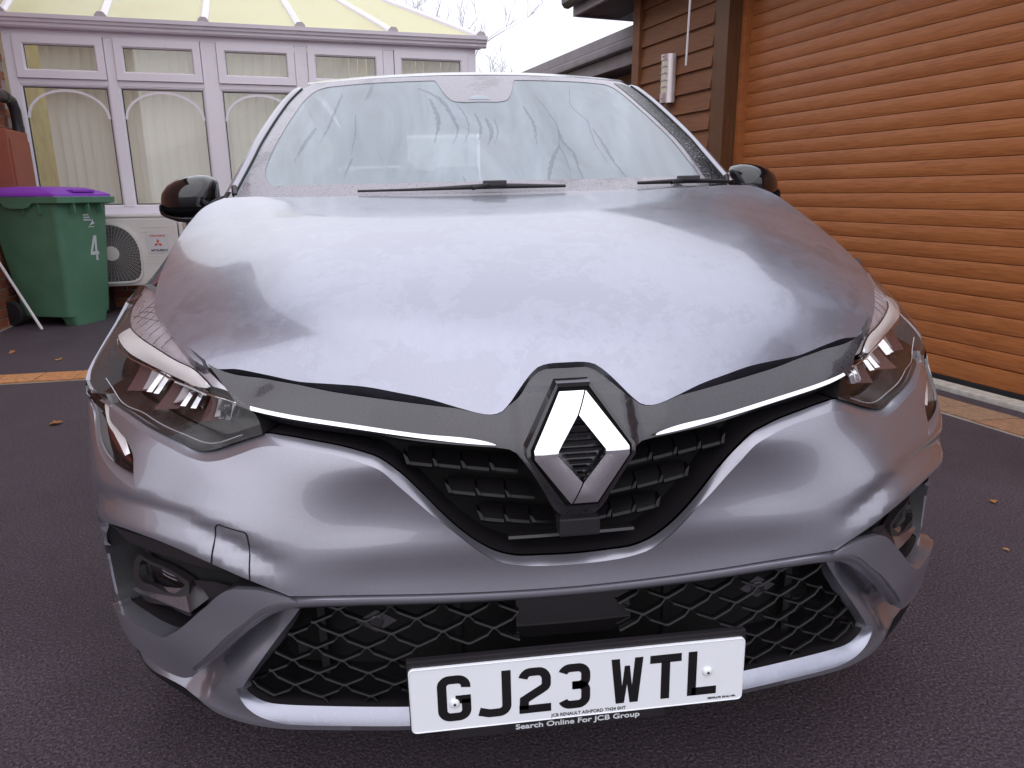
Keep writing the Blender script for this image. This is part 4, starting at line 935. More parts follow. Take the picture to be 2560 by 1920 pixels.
# ribbon lip over the lower grille, one piece
ru, rl = wd(RIDGE_UP, .003), wd(RIDGE, -.010)
strip('grille_lip', np.vstack([ru, mir(ru)[1:]]), np.vstack([rl, mir(rl)[1:]]), 'paint', bumper, 220, 7, .0045)
ru2, le2 = wd(RIDGE_UP[5:], .003), wd([(.4413,.4455)] + LOW_EDGE, -.012)
strip('lip_top', np.vstack([ru2, mir(ru2)[1:]]), np.vstack([le2, mir(le2)[1:]]), 'paint', bumper, 120, 4)
li, lo2 = wd(LIP_IN, -.018), wd(LIP_OUT, 0)
strip('splitter_lip', np.vstack([li, mir(li)[1:]]), np.vstack([lo2, mir(lo2)[1:]]), 'paint_dew', bumper, 220, 7, .002)
bo_ = wd([p for p in BOTTOM if p[0] < .37], -.004); lo3 = wd([p for p in LIP_OUT if p[0] < .37], 0)
strip('splitter_edge', np.vstack([lo3, mir(lo3)[1:]]), np.vstack([bo_, mir(bo_)[1:]]), 'paint', bumper, 80, 4)
bz = wd(BOTTOM, -.004); bz2 = wd(BOTTOM, -.25); 
strip('undertray', np.vstack([bz, mir(bz)[1:]]), np.vstack([bz2, mir(bz2)[1:]]), 'matt_black', bumper, 120, 3)

# ---- side position lamps set into the bumper corners, and the lit facet below each
for sg in (1, -1):
    f_ = (lambda c: np.asarray(c, float)) if sg > 0 else (lambda c: np.asarray(c, float) * ([-1, 1] if np.asarray(c).shape[1] == 2 else [-1, 1, 1]))
    lamp_o = np.vstack([crv(C_OUT, 30), crv(C_LOW, 24)[1:], [(1.046,.686),(.985,.6745)]])
    sl_ = patch('side_lamp', skin(-.016), f_(lamp_o), 'lamp_dark', car, .008, flange=0)
    rim_ = np.concatenate([lamp_o, lamp_o[:1]])
    sheet('lamp_recess', np.array([S3(f_(rim_)[:, 0], rim_[:, 1], d) for d in (0.0, -.016)]).transpose(1, 0, 2), 'gloss_black', sl_)
    strip('light_guide', f_([(.935,.672,-.010),(.9115,.660,-.010),(.8855,.6485,-.010),(.8254,.6373,-.010),(.7904,.6275,-.010),(.7684,.6120,-.010)]), f_([(.940,.668,-.006),(.920,.655,-.006),(.8905,.6425,-.006),(.8304,.6303,-.006),(.7984,.6205,-.006),(.7744,.6085,-.006)]), 'drl_white', sl_, 30, 4)
    strip('red_insert', f_([(.915,.650,-.012),(.8855,.6415,-.012),(.8304,.6283,-.012),(.7984,.6185,-.012),(.7624,.6035,-.012)]), f_([(.925,.645,-.013),(.8855,.628,-.013),(.8304,.614,-.013),(.7984,.606,-.013),(.7624,.5985,-.013)]), 'lamp_red', sl_, 24, 4)
    patch('lens', skin(-.003), f_(lamp_o), 'lens', sl_, .012, flange=0)
    strip('corner_facet', f_(wd(C_LOW, -.013)), f_(wd(C_FOLD, .001)), 'paint', bumper, 40, 5)
    strip('facet_end', f_([(.7304,.5895,0),(.7239,.579,0),(.7174,.5691,.0)]), f_([(.7304,.5895,-.013),(.7255,.58,-.008),(.7174,.5691,.0005)]), 'paint', bumper, 8, 3)

# ---- dark cavity behind grille and lamps
cav = np.vstack([crv([(0,.752),(.04,.75),(.10,.706),(.25,.712),(.43,.725),(.60,.738),(.655,.752),(.80,.782),(.93,.805),(1.05,.835),(1.15,.835),(1.10,.745),(1.0,.70)], 60), crv(BAND_IN, 80)])
cav = cav[np.r_[True, np.linalg.norm(np.diff(cav, axis=0), axis=1) > 1e-4]]
patch('grille_cavity', skin(-.085), np.vstack([cav, mir(cav)[1:-1]]), 'cavity', bumper, .03, flange=0)
bb = np.vstack([BAND_IN, mir(BAND_IN)[1:]]); cb_ = crv(bb, 240)
sheet('grille_throat', np.array([S3(cb_[:, 0], cb_[:, 1], d) for d in (-.020, -.05, -.085)]).transpose(1, 0, 2), 'satin_black', bumper)

# ---- bonnet
BON = [(0,.0975),(.03,.0970),(.042,.0950),(.055,.0880),(.075,.0735),(.092,.0610),(.104,.0550),(.118,.0545),(.138,.0590),(.158,.066),(.205,.084),(.25,.100),(.3,.119),(.35,.137),(.4,.156),(.456,.180),(.505,.201),(.540,.215),(.562,.228),(.580,.243),(.6,.268),(.638,.325),(.657,.357),(.676,.393),(.692,.433),(.703,.477),(.715,.54),(.728,.64),(.736,.75),(.736,.86),(.722,.95),(.690,1.01)]
_Kq = spl(np.array([.05,.1,.156,.2,.264,.393,.48,.62,.75,.9,1.02,1.2]), np.array([.75,.62,.44,.33,.25,.21,.186,.15,.11,.05,.0,-.01]))
_Zc = spl(np.array([.05,.0975,.14,.2,.3,.4,.5,.6,.8,.97,1.05,1.2]), np.array([.700,.757,.793,.832,.876,.909,.935,.956,.986,1.005,1.012,1.02]))
def _H(Q):
    x2 = Q[:, 0] ** 2; xe = np.interp(Q[:, 1], [.0, .1, .156, .2, .264, .393, .48, .75, 1.0, 1.2], [.25, .30, .40, .505, .597, .676, .703, .736, .71, .71])
    w_ = .72 * sst(Q[:, 1], .07, .16); return _Zc(Q[:, 1]) - _Kq(Q[:, 1]) * ((1 - w_) * x2 + w_ * x2 * x2 / xe ** 2)
def bonnet_s(Q):
    Q = np.asarray(Q); a = np.abs(Q[:, 0]); z = _H(Q)
    line = .30 + .32 * np.clip(Q[:, 1], 0, 1.1)       # soft crease running back from the badge to the pillar
    z = z + .0025 * np.exp(-((a - line) / .05) ** 2) * sst(Q[:, 1], .15, .4)
    return np.stack([Q[:, 0], Q[:, 1], z], -1)
REAR = [(.690,1.01),(.60,1.005),(.45,.985),(.3,.968),(.15,.960),(0,.957)]
bh = np.vstack([crv(BON[:19], 70), crv(BON[18:], 50)[1:], crv(REAR, 24)[1:]])
bonnet = patch('bonnet', bonnet_s, np.vstack([bh, mir(bh)[1:-1]]), 'paint_dew', car, .017, flange=.016, fdir=(0, .25, -1))

# ---- gloss black nose panel with the badge surround
TOPE = [(.642,.7562),(.60,.7455),(.503,.7358),(.428,.7285),(.372,.7208),(.317,.7152),(.26,.7100),(.208,.7055),(.158,.7020),(.118,.6985),(.100,.7020),(.085,.7120),(.070,.7245),(.056,.7370),(.041,.7465),(.02,.7480),(0,.7480)]
tp_ = np.vstack([crv(TOPE[:10], 50), crv(TOPE[9:], 24)[1:]])
lowp = [(0,.5450),(.020,.5455),(.030,.5530),(.052,.5920),(.078,.6350),(.090,.6480),(.110,.6530),(.1411,.6555),(.2271,.6615),(.3172,.6730),(.4182,.6834),(.4993,.6950),(.545,.702)]
lw_ = crv(lowp, 60); pf = np.vstack([tp_, mir(tp_)[1:], mir(lw_), lw_[1:]])
keep = np.r_[True, np.linalg.norm(np.diff(pf, axis=0), axis=1) > 1e-4]; pf = pf[keep]
nose = patch('nose_panel', skin(lambda s, z: -.006 + .012 * sst(-np.abs(s), -.10, -.072) * sst(z, .735, .715)), pf, 'gloss_black_dew', car, .010, flange=.022)
strip('shut_gap', np.vstack([wd(TOPE, -.022), mir(wd(TOPE, -.022))[1:]]), np.vstack([wd([(a, b + .013) for a, b in TOPE], -.03), mir(wd([(a, b + .013) for a, b in TOPE], -.03))[1:]]), 'cavity', nose, 160, 3)
CT = [(.5103,.7044),(.4202,.6931),(.3182,.6822),(.2271,.6728),(.1400,.6658),(.1200,.6618)]
CB = [(.5053,.7002),(.4182,.6890),(.3172,.6780),(.2271,.6686),(.1450,.6616),(.1165,.6600)]
for sg in (1, -1):
    f_ = (lambda c: np.asarray(c, float)) if sg > 0 else (lambda c: np.asarray(c, float) * [-1, 1, 1])
    strip('chrome_strip', f_(wd(CT, .001)), f_(wd(CB, .0045)), 'chrome', car, 60, 6, .0012)
    strip('chrome_underside', f_(wd(CB, .0045)), f_(wd([(a, b - .001) for a, b in CB], -.006)), 'gloss_black', car, 60, 3)

# ---- badge: a faceted chrome lozenge
def bx(u, z): return S3(u, z)[1]
BO = [(-.0215,.7280),(.0215,.7280),(.067,.6600),(.067,.6480),(.0215,.5800),(-.0215,.5800),(-.067,.6480),(-.067,.6600)]
BI = [(-.0045,.6985),(.0045,.6985),(.0335,.6575),(.0335,.6505),(.0045,.6100),(-.0045,.6100),(-.0335,.6505),(-.0335,.6575)]
def by(z):
    t = np.clip((np.asarray(z, float) - .580) / .148, 0, 1); return -.018 + .004 * t + .095 * np.maximum(0, t - .50) * sst(t, .48, .58) + .03 * np.maximum(0, t - .5) ** 2
def by_old(z):   # forward position of the badge face: leans back above the middle, upright below
    t = np.clip((np.asarray(z, float) - .580) / .148, 0, 1); return -.020 + .0010 * t + .040 * t ** 2 + .030 * np.maximum(0, t - .46) ** 1.0 * sst(t, .44, .56)
badge = MB()
def ribbon(oa, ob, ib, ia, n=14, m_=6):
    V = []
    for i in range(n + 1):
        t = i / n; o = np.array(oa) * (1 - t) + np.array(ob) * t; q = np.array(ia) * (1 - t) + np.array(ib) * t
        V.append([(o[0] * (1 - k / m_) + q[0] * k / m_, 0, o[1] * (1 - k / m_) + q[1] * k / m_) for k in range(m_ + 1)])
    return [[(x, float(by(z)) - .0015 * math.sin(math.pi * k / m_), z) for k, (x, _, z) in enumerate(row)] for row in V]
def arm(seq):
    b = MB()
    for (oa, ob, ib, ia) in seq: b.grid(ribbon(oa, ob, ib, ia))
    return b
bsur = MB()
def off(poly, k, d): return [(x * k, float(by(.654 + (z - .654) * k)) + d, .654 + (z - .654) * k) for x, z in poly]
ro = [off(BO, 1.17, .026), off(BO, 1.15, .004), off(BO, 1.07, .0035), off(BO, 1.03, .012)]
bsur.add([p for r_ in ro for p in r_], [(i * 8 + k, i * 8 + (k + 1) % 8, (i + 1) * 8 + (k + 1) % 8, (i + 1) * 8 + k) for i in range(3) for k in range(8)])
bdg = bsur.build('badge_surround', 'gloss_black', car, smooth=25)
MB().add([(x, y, z) for x, y, z in off(BO, 1.04, .012)], [tuple(range(8))]).build('badge_backing', 'cavity', bdg)
seqL = [(BO[0], BO[7], BI[7], BI[0]), (BO[7], BO[6], BI[6], BI[7]), (BO[6], BO[5], BI[5], BI[6])]
seqR = [(BO[1], BO[2], BI[2], BI[1]), (BO[2], BO[3], BI[3], BI[2]), (BO[3], BO[4], BI[4], BI[3])]
# the two arms overlap along slanting joints at top and bottom
tl = (.0150, .7280); bl_ = (-.0150, .5800)
b = MB()
b.grid(ribbon(BO[0], BO[7], BI[7], (.0, .6985))); b.grid(ribbon(BO[7], BO[6], BI[6], BI[7])); b.grid(ribbon(BO[6], (-.0168, .58), (.0, .6100), BI[6])); b.grid(ribbon(tl, BO[0], (.0, .6985), (.0, .6985)))
b.grid(ribbon((-.0168, .58), bl_, (.0, .6100), (.0, .6100)))
bm = bmesh.new(); me_ = bpy.data.meshes.new('x'); me_.from_pydata(b.v, [], b.f); bm.from_mesh(me_); bmesh.ops.remove_doubles(bm, verts=bm.verts[:], dist=1e-5); bmesh.ops.recalc_face_normals(bm, faces=bm.faces[:])
def thick(bm, d=.010):
    ex = bmesh.ops.extrude_face_region(bm, geom=bm.faces[:]); vs = [q for q in ex['geom'] if isinstance(q, bmesh.types.BMVert)]
    bmesh.ops.translate(bm, vec=(0, d, 0), verts=vs); bmesh.ops.recalc_face_normals(bm, faces=bm.faces[:])
thick(bm); MB().bm(bm).build('badge', 'chrome', bdg, smooth=28)
b = MB()
b.grid(ribbon((.0172, .728), BO[2], BI[2], (.0022, .6985))); b.grid(ribbon(BO[2], BO[3], BI[3], BI[2])); b.grid(ribbon(BO[3], BO[4], (.0022, .6100), BI[3])); b.grid(ribbon(BO[4], (-.0130, .58), (.0022, .6100), (.0022, .6100)))
bm = bmesh.new(); me_ = bpy.data.meshes.new('x'); me_.from_pydata(b.v, [], b.f); bm.from_mesh(me_); bmesh.ops.remove_doubles(bm, verts=bm.verts[:], dist=1e-5); bmesh.ops.recalc_face_normals(bm, faces=bm.faces[:])
thick(bm); MB().bm(bm).build('badge', 'chrome', bdg, smooth=28)
b = MB()
for k in range(9):
    z = .617 + k * .0092; h_ = (.029 * (1 - abs(z - .654) / .044))
    if h_ > .003: b.box(-h_, h_, float(by(z)) + .008, float(by(z)) + .016, z, z + .0035)
b.build('badge_louvre', 'piano_black', bdg)
MB().box(-.030, .030, .000, .03, .520, .548, .003).build('badge_foot', 'satin_black', bdg)

# ---- upper grille: three stepped bars each side of the badge
ROWS = [((.252, .6165), (.080, .6045), 4), ((.190, .5690), (.055, .5575), 3), ((.142, .5225), (.022, .5105), 3)]
def bar_block(s0, z0, s1, z1, sg, first):
    """a chiselled bar piece: front lip, sloped top, upright tooth at its outer end"""
    d0, d1 = -.034, -.060; h_ = .0085; b = MB(); P = []
    for t in np.linspace(0, 1, 5):
        s = (s0 + (s1 - s0) * t); z = z0 + (z1 - z0) * t
        P.append([S3(sg * s, z - .004, d1), S3(sg * s, z - .004, d0 - .002), S3(sg * s, z, d0), S3(sg * s, z + h_ * .45, d0 - .003), S3(sg * s, z + h_ * 2.3, d1)])
    P = np.array(P); n, m_ = P.shape[:2]
    b.add(P.reshape(-1, 3), [(i * m_ + j, i * m_ + j + 1, (i + 1) * m_ + j + 1, (i + 1) * m_ + j) for i in range(n - 1) for j in range(m_ - 1)] + [tuple(range(m_)), tuple(range((n - 1) * m_, n * m_))])
    w_ = .0070; k = 1.25 if first else .85
    q = [S3(sg * (s0 + w_ * .6 * k), z0 + .017 * k * .72, d0 - .006), S3(sg * s0, z0 + .001, d0 + .001), S3(sg * (s0 - w_), z0 + .001, d0 + .001), S3(sg * (s0 - w_ * .2), z0 + .010, d0 - .004)]
    q2 = [p + np.array([0, .02, 0]) for p in q]
    b.add(q + q2, [(0, 1, 2, 3), (7, 6, 5, 4), (0, 1, 5, 4), (1, 2, 6, 5), (2, 3, 7, 6), (3, 0, 4, 7)])
    return b
for (sa, za), (sb, zb_), n in ROWS:
    for sg in (1, -1):
        for k in range(n):
            t0, t1 = k / n, (k + 1) / n; st_ = .0045
            a = (sa + (sb - sa) * t0, za + (zb_ - za) * t0 + st_ * .6); c_ = (sa + (sb - sa) * t1 + .004, za + (zb_ - za) * t1 + st_ * .6 - .001)
            bar_block(a[0], a[1], c_[0], c_[1], sg, k == 0).build('grille_bar', 'grille_black', car)
MB().grid([[tuple(S3(s, z, d)) for (z, d) in ((.496, -.05), (.498, -.030), (.494, -.028), (.488, -.04))] for s in np.linspace(-.10, .10, 17)]).build('grille_foot', 'satin_black', car)

# ---- lower grille: lozenge lattice in a black frame
lgp = np.vstack([[(0, .4075)], crv([(.1,.408),(.3422,.4154),(.4150,.4150)], 10), crv(LG_SIDE, 20)[1:], crv(LIP_IN, 40)])
lgp = lgp[np.r_[True, np.linalg.norm(np.diff(lgp, axis=0), axis=1) > 1e-4]]
lgf = np.vstack([lgp, mir(lgp)]); lgf = lgf[np.r_[True, np.linalg.norm(np.diff(lgf, axis=0), axis=1) > 1e-4]]
lgrille = patch('lower_grille', skin(-.13), lgf, 'cavity', car, .03, flange=0)
rr_ = np.concatenate([lgf, lgf[:1]])
sheet('grille_tunnel', np.array([S3(rr_[:, 0], rr_[:, 1], d) for d in (-.018, -.07, -.13)]).transpose(1, 0, 2), 'matt_black', lgrille)
b = MB(); cw, chh = .0796, .0218
inner = lambda s, z: bool(inpoly(np.array([[s, z]]), lgf)[0])
for j in range(-1, 12):
    for i in range(-8, 9):
        s0 = .0310 + i * cw + (cw / 2 if j % 2 else 0); z0 = .2275 + j * chh
        for dx in (-.5, .5):
            s1, z1 = s0 + dx * cw, z0 + chh
            if not (inner(s0, z0) or inner(s1, z1)): continue
            pl = [(s1, z1), (s1 - dx * cw * .06, z1 - chh * .04), (s1 - dx * cw * .26, z1 - chh * .46), (s0 + dx * cw * .10, z0 + chh * .04), (s0, z0)]
            pl = [p for p in pl if inner(*p)]
            if len(pl) < 2: continue
            if all(abs(p[0]) < .092 and p[1] > .328 for p in pl): continue
            if all(p[1] < .345 and abs(p[0]) < .25 for p in pl): continue
            P = []
            for (s, z) in pl:
                P.append([S3(s, z - .0016, -.037), S3(s, z - .0015, -.0268), S3(s, z + .0010, -.0282), S3(s, z + .0018, -.0305), S3(s, z + .0016, -.037)])
            P = np.array(P); n, m_ = P.shape[:2]
            b.add(P.reshape(-1, 3), [(p * m_ + q, p * m_ + q + 1, (p + 1) * m_ + q + 1, (p + 1) * m_ + q) for p in range(n - 1) for q in range(m_ - 1)])
b.build('lattice', 'grille_black', lgrille)['kind'] = 'stuff'
patch('radar_cover', skin(-.040), [(-.093,.332),(.093,.332),(.091,.4060),(-.091,.4060)], 'piano_black', lgrille, .02, flange=.012)
for sg in (1, -1):
    patch('parking_sensor', skin(-.032), [(sg * .3102 - .032, .3770), (sg * .3102, .3590), (sg * .3102 + .032, .3770), (sg * .3102, .3950)], 'dark_plastic', lgrille, .01, flange=.006)
    c0 = S3(sg * .3102, .3770, -.031); MB().lathe([(.0105, .002), (.0105, -.0015), (.009, -.0022), (.0088, -.001), (.001, -.001)], 20, 'y', c0).build('sensor_disc', 'satin_black', lgrille, smooth=30)
for x in (-.40, -.18, .18, .40): MB().box(x - .006, x + .006, .13, .15, .22, .42).build('inner_strut', 'matt_black', lgrille)
MB().box(-.45, .45, .17, .19, .255, .275).build('crash_beam', 'dark_plastic', lgrille)

# ---- number plate
py = -.008
plinth = MB().box(-.262, .262, py + .0035, py + .014, .213, .3405, .002); plinth.box(-.205, .135, py + .003, py + .03, .1985, .215, .003)
plinth = plinth.build('plate_carrier', 'satin_black', car)
pl_ = MB(); 
def rrect(x0, x1, z0, z1, r_, n=6):
    o = []
    for cx2, cz2, a0 in ((x1 - r_, z1 - r_, 0), (x0 + r_, z1 - r_, 90), (x0 + r_, z0 + r_, 180), (x1 - r_, z0 + r_, 270)):
        o += [(cx2 + r_ * math.cos(R(a0 + 90 * k / n)), cz2 + r_ * math.sin(R(a0 + 90 * k / n))) for k in range(n + 1)]
    return o
pl_.prism(rrect(-.260, .260, .2185, .3295, .008), py - .0005, py + .0032, 'y')
plate = pl_.build('number_plate', 'plate_white', car)
b = MB(); o1, o2 = rrect(-.260, .260, .2185, .3295, .008), rrect(-.2575, .2575, .221, .327, .006); n = len(o1)
b.add([(x, py - .0005, z) for x, z in o1] + [(x, py - .0016, z) for x, z in rrect(-.2590, .2590, .2195, .3285, .0075)] + [(x, py - .0006, z) for x, z in o2], [(r_ * n + k, r_ * n + (k + 1) % n, (r_ + 1) * n + (k + 1) % n, (r_ + 1) * n + k) for r_ in range(2) for k in range(n)])
b.build('plate_rim', 'plate_white', plate, smooth=60)
def stroke(path, wdt, closed=False):
    """mitred ribbon along a 2d path -> list of quads"""
    p = [Vector(q) for k, q in enumerate(path) if k == 0 or (Vector(q) - Vector(path[k-1])).length > .01]; out_ = []
    for i, q in enumerate(p):
        d0 = (p[i] - p[i-1]).normalized() if i > 0 else None; d1 = (p[i+1] - p[i]).normalized() if i < len(p) - 1 else None
        if d0 is None: nn_ = Vector((-d1.y, d1.x)); k = 1
        elif d1 is None: nn_ = Vector((-d0.y, d0.x)); k = 1
        else:
            a, b_ = Vector((-d0.y, d0.x)), Vector((-d1.y, d1.x)); nn_ = (a + b_).normalized(); k = 1 / max(.35, nn_.dot(a))
        out_.append((q + nn_ * wdt / 2 * k, q - nn_ * wdt / 2 * k))
    return out_
def arc(cx2, cy2, rx_, ry_, a0, a1, n=8): return [(cx2 + rx_ * math.cos(R(a0 + (a1 - a0) * k / n)), cy2 + ry_ * math.sin(R(a0 + (a1 - a0) * k / n))) for k in range(n + 1)]
GL = {'G': [arc(31, 60, 12, 12, -12, 90) [::1] + arc(19, 60, 12, 12, 90, 180) + arc(19, 19, 12, 12, 180, 270) + arc(31, 19, 12, 12, 270, 360) + [(43, 37)], [(50, 37), (27, 37)]],
      'J': [[(43, 79)] + arc(31, 19, 12, 12, 0, -90) + [(16, 7), (1, 11.5)]],
      '2': [arc(19, 58, 12, 14, 165, 90) + arc(31, 58, 12, 14, 90, 0) + [(43, 52)] + arc(31, 50, 12, 10, 0, -50) + [(9, 24), (8, 7)], [(1, 7), (50, 7)]],
      '3': [arc(19, 60, 12, 12, 160, 90) + arc(31, 60, 12, 12, 90, 0) + [(43, 56)] + arc(33, 52, 10, 11, 0, -90) + [(22, 41)], [(22, 41), (33, 41)] + arc(33, 31, 10, 10, 90, 0) + [(43, 19)] + arc(31, 19, 12, 12, 0, -90) + arc(19, 19, 12, 12, 270, 200)],
      'T': [[(0, 72), (50, 72)], [(25, 66), (25, 0)]], 'L': [[(7, 79), (7, 0)], [(7, 7), (47, 7)]]}
def glyph(ch):
    b = MB()
    if ch == 'W':
        b.prism([(0, 79), (13, 79), (17.2, 30), (21, 66), (29, 66), (32.8, 30), (37, 79), (50, 79), (42.5, 0), (29.5, 0), (25, 34), (20.5, 0), (7.5, 0)], -1, 0, 'y'); return b
    for path in GL[ch]:
        o = stroke(path, 14); 
        for k in range(len(o) - 1):
            q = [o[k][0], o[k+1][0], o[k+1][1], o[k][1]]; b.prism([(a.x, a.y) for a in q], -1, 0, 'y')
    return b
x = -.219
for ch in 'GJ23 WTL':
    if ch == ' ': x += .022; continue
    b = glyph(ch); b.v = [(x + a * .001, py - .0006 + y_ * .0004, .2345 + z * .001) for a, y_, z in b.v]
    b.build('character', 'plate_ink', plate); x += .061
onp = lambda x_, z_, y_=py - .0008: Matrix.Translation((x_, y_, z_)) @ MX
text('small_print', 'JCB RENAULT ASHFORD TN24 0HT', .008, 'plate_ink', plate, onp(.012, .2255), width=.118, bold=.0001, ext=.0002)
text('small_print', 'BESTPLATE  BS AU 145e', .0045, 'plate_ink', plate, onp(.226, .2262), width=.046, bold=.0002, ext=.0002)
text('slogan', 'Search Online For JCB Group', .0125, 'print_white', plinth, onp(-.004, .2085, py + .0025), width=.196, bold=.00025, ext=.0003)
for x, z in ((-.1935, .2660), (.2005, .2760)):
    sc_ = MB().lathe([(.0075, -.0005), (.0072, -.003), (.0055, -.0048), (.0022, -.0052), (.0018, -.0035), (.0004, -.0035)], 18, 'y', (x, py, z)).build('plate_screw', 'screw_white', plate, smooth=50)
    MB().lathe([(.0022, -.0056), (.0008, -.0057)], 10, 'y', (x, py, z)).build('screw_head', 'dark_plastic', sc_)

# ---- headlamps
BON_SIDE = [(.6583,.7590),(.7014,.7735),(.7614,.7880),(.8147,.7940),(.8645,.8030),(.9247,.8130),(.9875,.8230),(1.04,.8365),(1.10,.8430),(1.16,.8440),(1.200,.8400),(1.225,.826),(1.235,.810)]
HL_LOW = [(.4783,.6674),(.5373,.6507),(.6063,.6342),(.6643,.6446),(.7754,.6602),(.9155,.6694),(.975,.675),(1.05,.691),(1.13,.724),(1.20,.772),(1.235,.810)]
HL_IN = [(.6583,.7563),(.6193,.7388),(.5863,.7248),(.5453,.7095),(.5153,.6993),(.4913,.686),(.4783,.6674)]
DRL_UP = [(1.0326,.7790),(.9675,.7749),(.8805,.7697),(.7974,.7603),(.7334,.7496),(.6904,.7420),(.6623,.7320),(.6323,.7212)]
DRL_LO = [(1.040,.7660),(.9635,.7560),(.8955,.7449),(.8414,.7370),(.7744,.7300),(.7194,.7230),(.6764,.7185),(.6323,.7205)]
HL_LINE = [(1.05,.7563),(.9655,.7440),(.8865,.7315),(.7704,.7175),(.6694,.7100),(.5833,.7050),(.5413,.6990)]
for sg in (1, -1):
    f_ = (lambda c: np.asarray(c, float)) if sg > 0 else (lambda c: np.asarray(c, float) * ([-1, 1] if np.asarray(c).shape[1] == 2 else [-1, 1, 1]))
    ho = np.vstack([crv(HL_LOW, 70), crv(BON_SIDE[::-1], 50)[1:], crv(HL_IN, 24)[1:-1]])
    hl = patch('headlight', skin(-.006), f_(ho), 'lens', car, .014, flange=.004)
    rim_ = np.concatenate([ho, ho[:1]])
    sheet('seal', np.array([S3(f_(rim_)[:, 0], rim_[:, 1], d) for d in (-.007, -.06)]).transpose(1, 0, 2), 'matt_black', hl)
    up_ = np.vstack([[(1.20,.80),(1.10,.786)], crv(DRL_UP, 40), crv([(.6323,.7212),(.60,.7185),(.5613,.7085),(.5253,.6985),(.5413,.7045),(.5863,.7205),(.6193,.7345),(.6583,.7525)], 30)[1:], crv([(a, b - .004) for a, b in BON_SIDE[:-2]], 40)[1:]])
    patch('upper_bezel', skin(-.020), f_(up_), 'lamp_silver', hl, .012, flange=.006)
    # quilted relief lines on the bezel
    b = MB()
    for k in range(4):
        q = [(1.10 - .02 * k - i * .045, .795 + .010 * k + .0012 * i - .004 * (i == 0)) for i in range(8 - k)]
        q = [p for p in q if inpoly(np.array([p]), up_)[0]]
        if len(q) > 1: b.tube([S3(sg * a, z, -.0195) for a, z in q], .0006, 4)
    for i in range(7):
        a0 = 1.08 - i * .045; q = [(a0 - .006 * k, .781 - .0025 * i + .009 * k) for k in range(6)]; q = [p for p in q if inpoly(np.array([p]), up_)[0]]
        if len(q) > 1: b.tube([S3(sg * a, z, -.0195) for a, z in q], .0005, 4)
    b.build('bezel_relief', 'lamp_dark', hl)
    strip('daytime_light', f_(wd(DRL_UP, -.017)), f_(wd(DRL_LO, -.010)), 'drl_white', hl, 60, 6, .002)
    strip('lamp_step', f_(wd(DRL_LO, -.012)), f_(wd(HL_LINE, -.024)), 'lamp_dark', hl, 60, 4)
    MB().tube([S3(sg * a, z, -.018) for a, z in crv(HL_LINE, 50)], .0017, 6).build('chrome_line', 'chrome', hl, smooth=60)
    lo_o = np.vstack([crv([(a, b + .004) for a, b in HL_LOW[:-1]], 60), crv([(1.20,.79),(1.10,.775)] + HL_LINE, 50)])
    patch('housing', skin(-.062), f_(lo_o), 'lamp_dark', hl, .02, flange=0)
    lowz = [(.53,.6600),(.60,.6430),(.6643,.6515),(.7754,.6665),(.9155,.6765),(.975,.700)]
    MB().tube([S3(sg * a, z, -.014) for a, z in crv(lowz, 40)], .0009, 4).build('inner_edge', 'lamp_silver', hl)
    strip('lower_sill', f_(wd(HL_LOW[:7], -.014)), f_(wd([(.50,.672),(.545,.660),(.6063,.6470),(.6643,.655),(.7754,.670),(.9,.680),(.965,.702)], -.045)), 'lamp_dark', hl, 40, 4)
    # three reflector chambers divided by dark red walls, bright fins
    for (s0, s1, z0, z1) in ((.88, .80, .690, .722), (.745, .66, .682, .713), (.625, .575, .674, .700)):
        P = []
        for a in np.linspace(0, 1, 9):
            s = s0 + (s1 - s0) * a; P.append([S3(sg * s, z0 + (z1 - z0) * c_, -.032 - .026 * math.sin(math.pi * a) * math.sin(math.pi * (.15 + .7 * c_))) for c_ in np.linspace(0, 1, 6)])
        sheet('reflector', P, 'reflector', hl)
        strip('reflector_hood', f_([(s0 + .012, z1 + .004, -.024), (s1 - .012, z1 + .003, -.024)]), f_([(s0 + .006, z1 - .006, -.052), (s1 - .006, z1 - .006, -.052)]), 'lamp_red', hl, 8, 3)
        for k in range(2):
            s = s0 + (s1 - s0) * (.36 + .34 * k)
            strip('reflector_fin', f_([(s, z0, -.026), (s - .003, (z0 + z1) / 2, -.026), (s - .004, z1, -.030)]), f_([(s - .005, z0 - .002, -.034), (s - .007, (z0 + z1) / 2, -.034), (s - .008, z1, -.040)]), 'chrome', hl, 6, 3)
    for (s0, z0, z1) in ((.775, .672, .716), (.643, .668, .706), (.91, .686, .728)):
        strip('divider', f_([(s0, z0, -.022), (s0 - .006, z1, -.024)]), f_([(s0 - .022, z0 - .004, -.058), (s0 - .026, z1, -.058)]), 'lamp_red', hl, 6, 3)
    b = MB()
    for k in range(18): b.box(-.0012, .0012, -.0008, .0008, -.0014, .0014); o_ = S3(sg * (.75 - k * .0062), .7145 - k * .0004, -.0165); b.v[-8:] = [tuple(np.array(v_) + o_) for v_ in b.v[-8:]]
    b.build('light_guide_teeth', 'drl_white', hl)

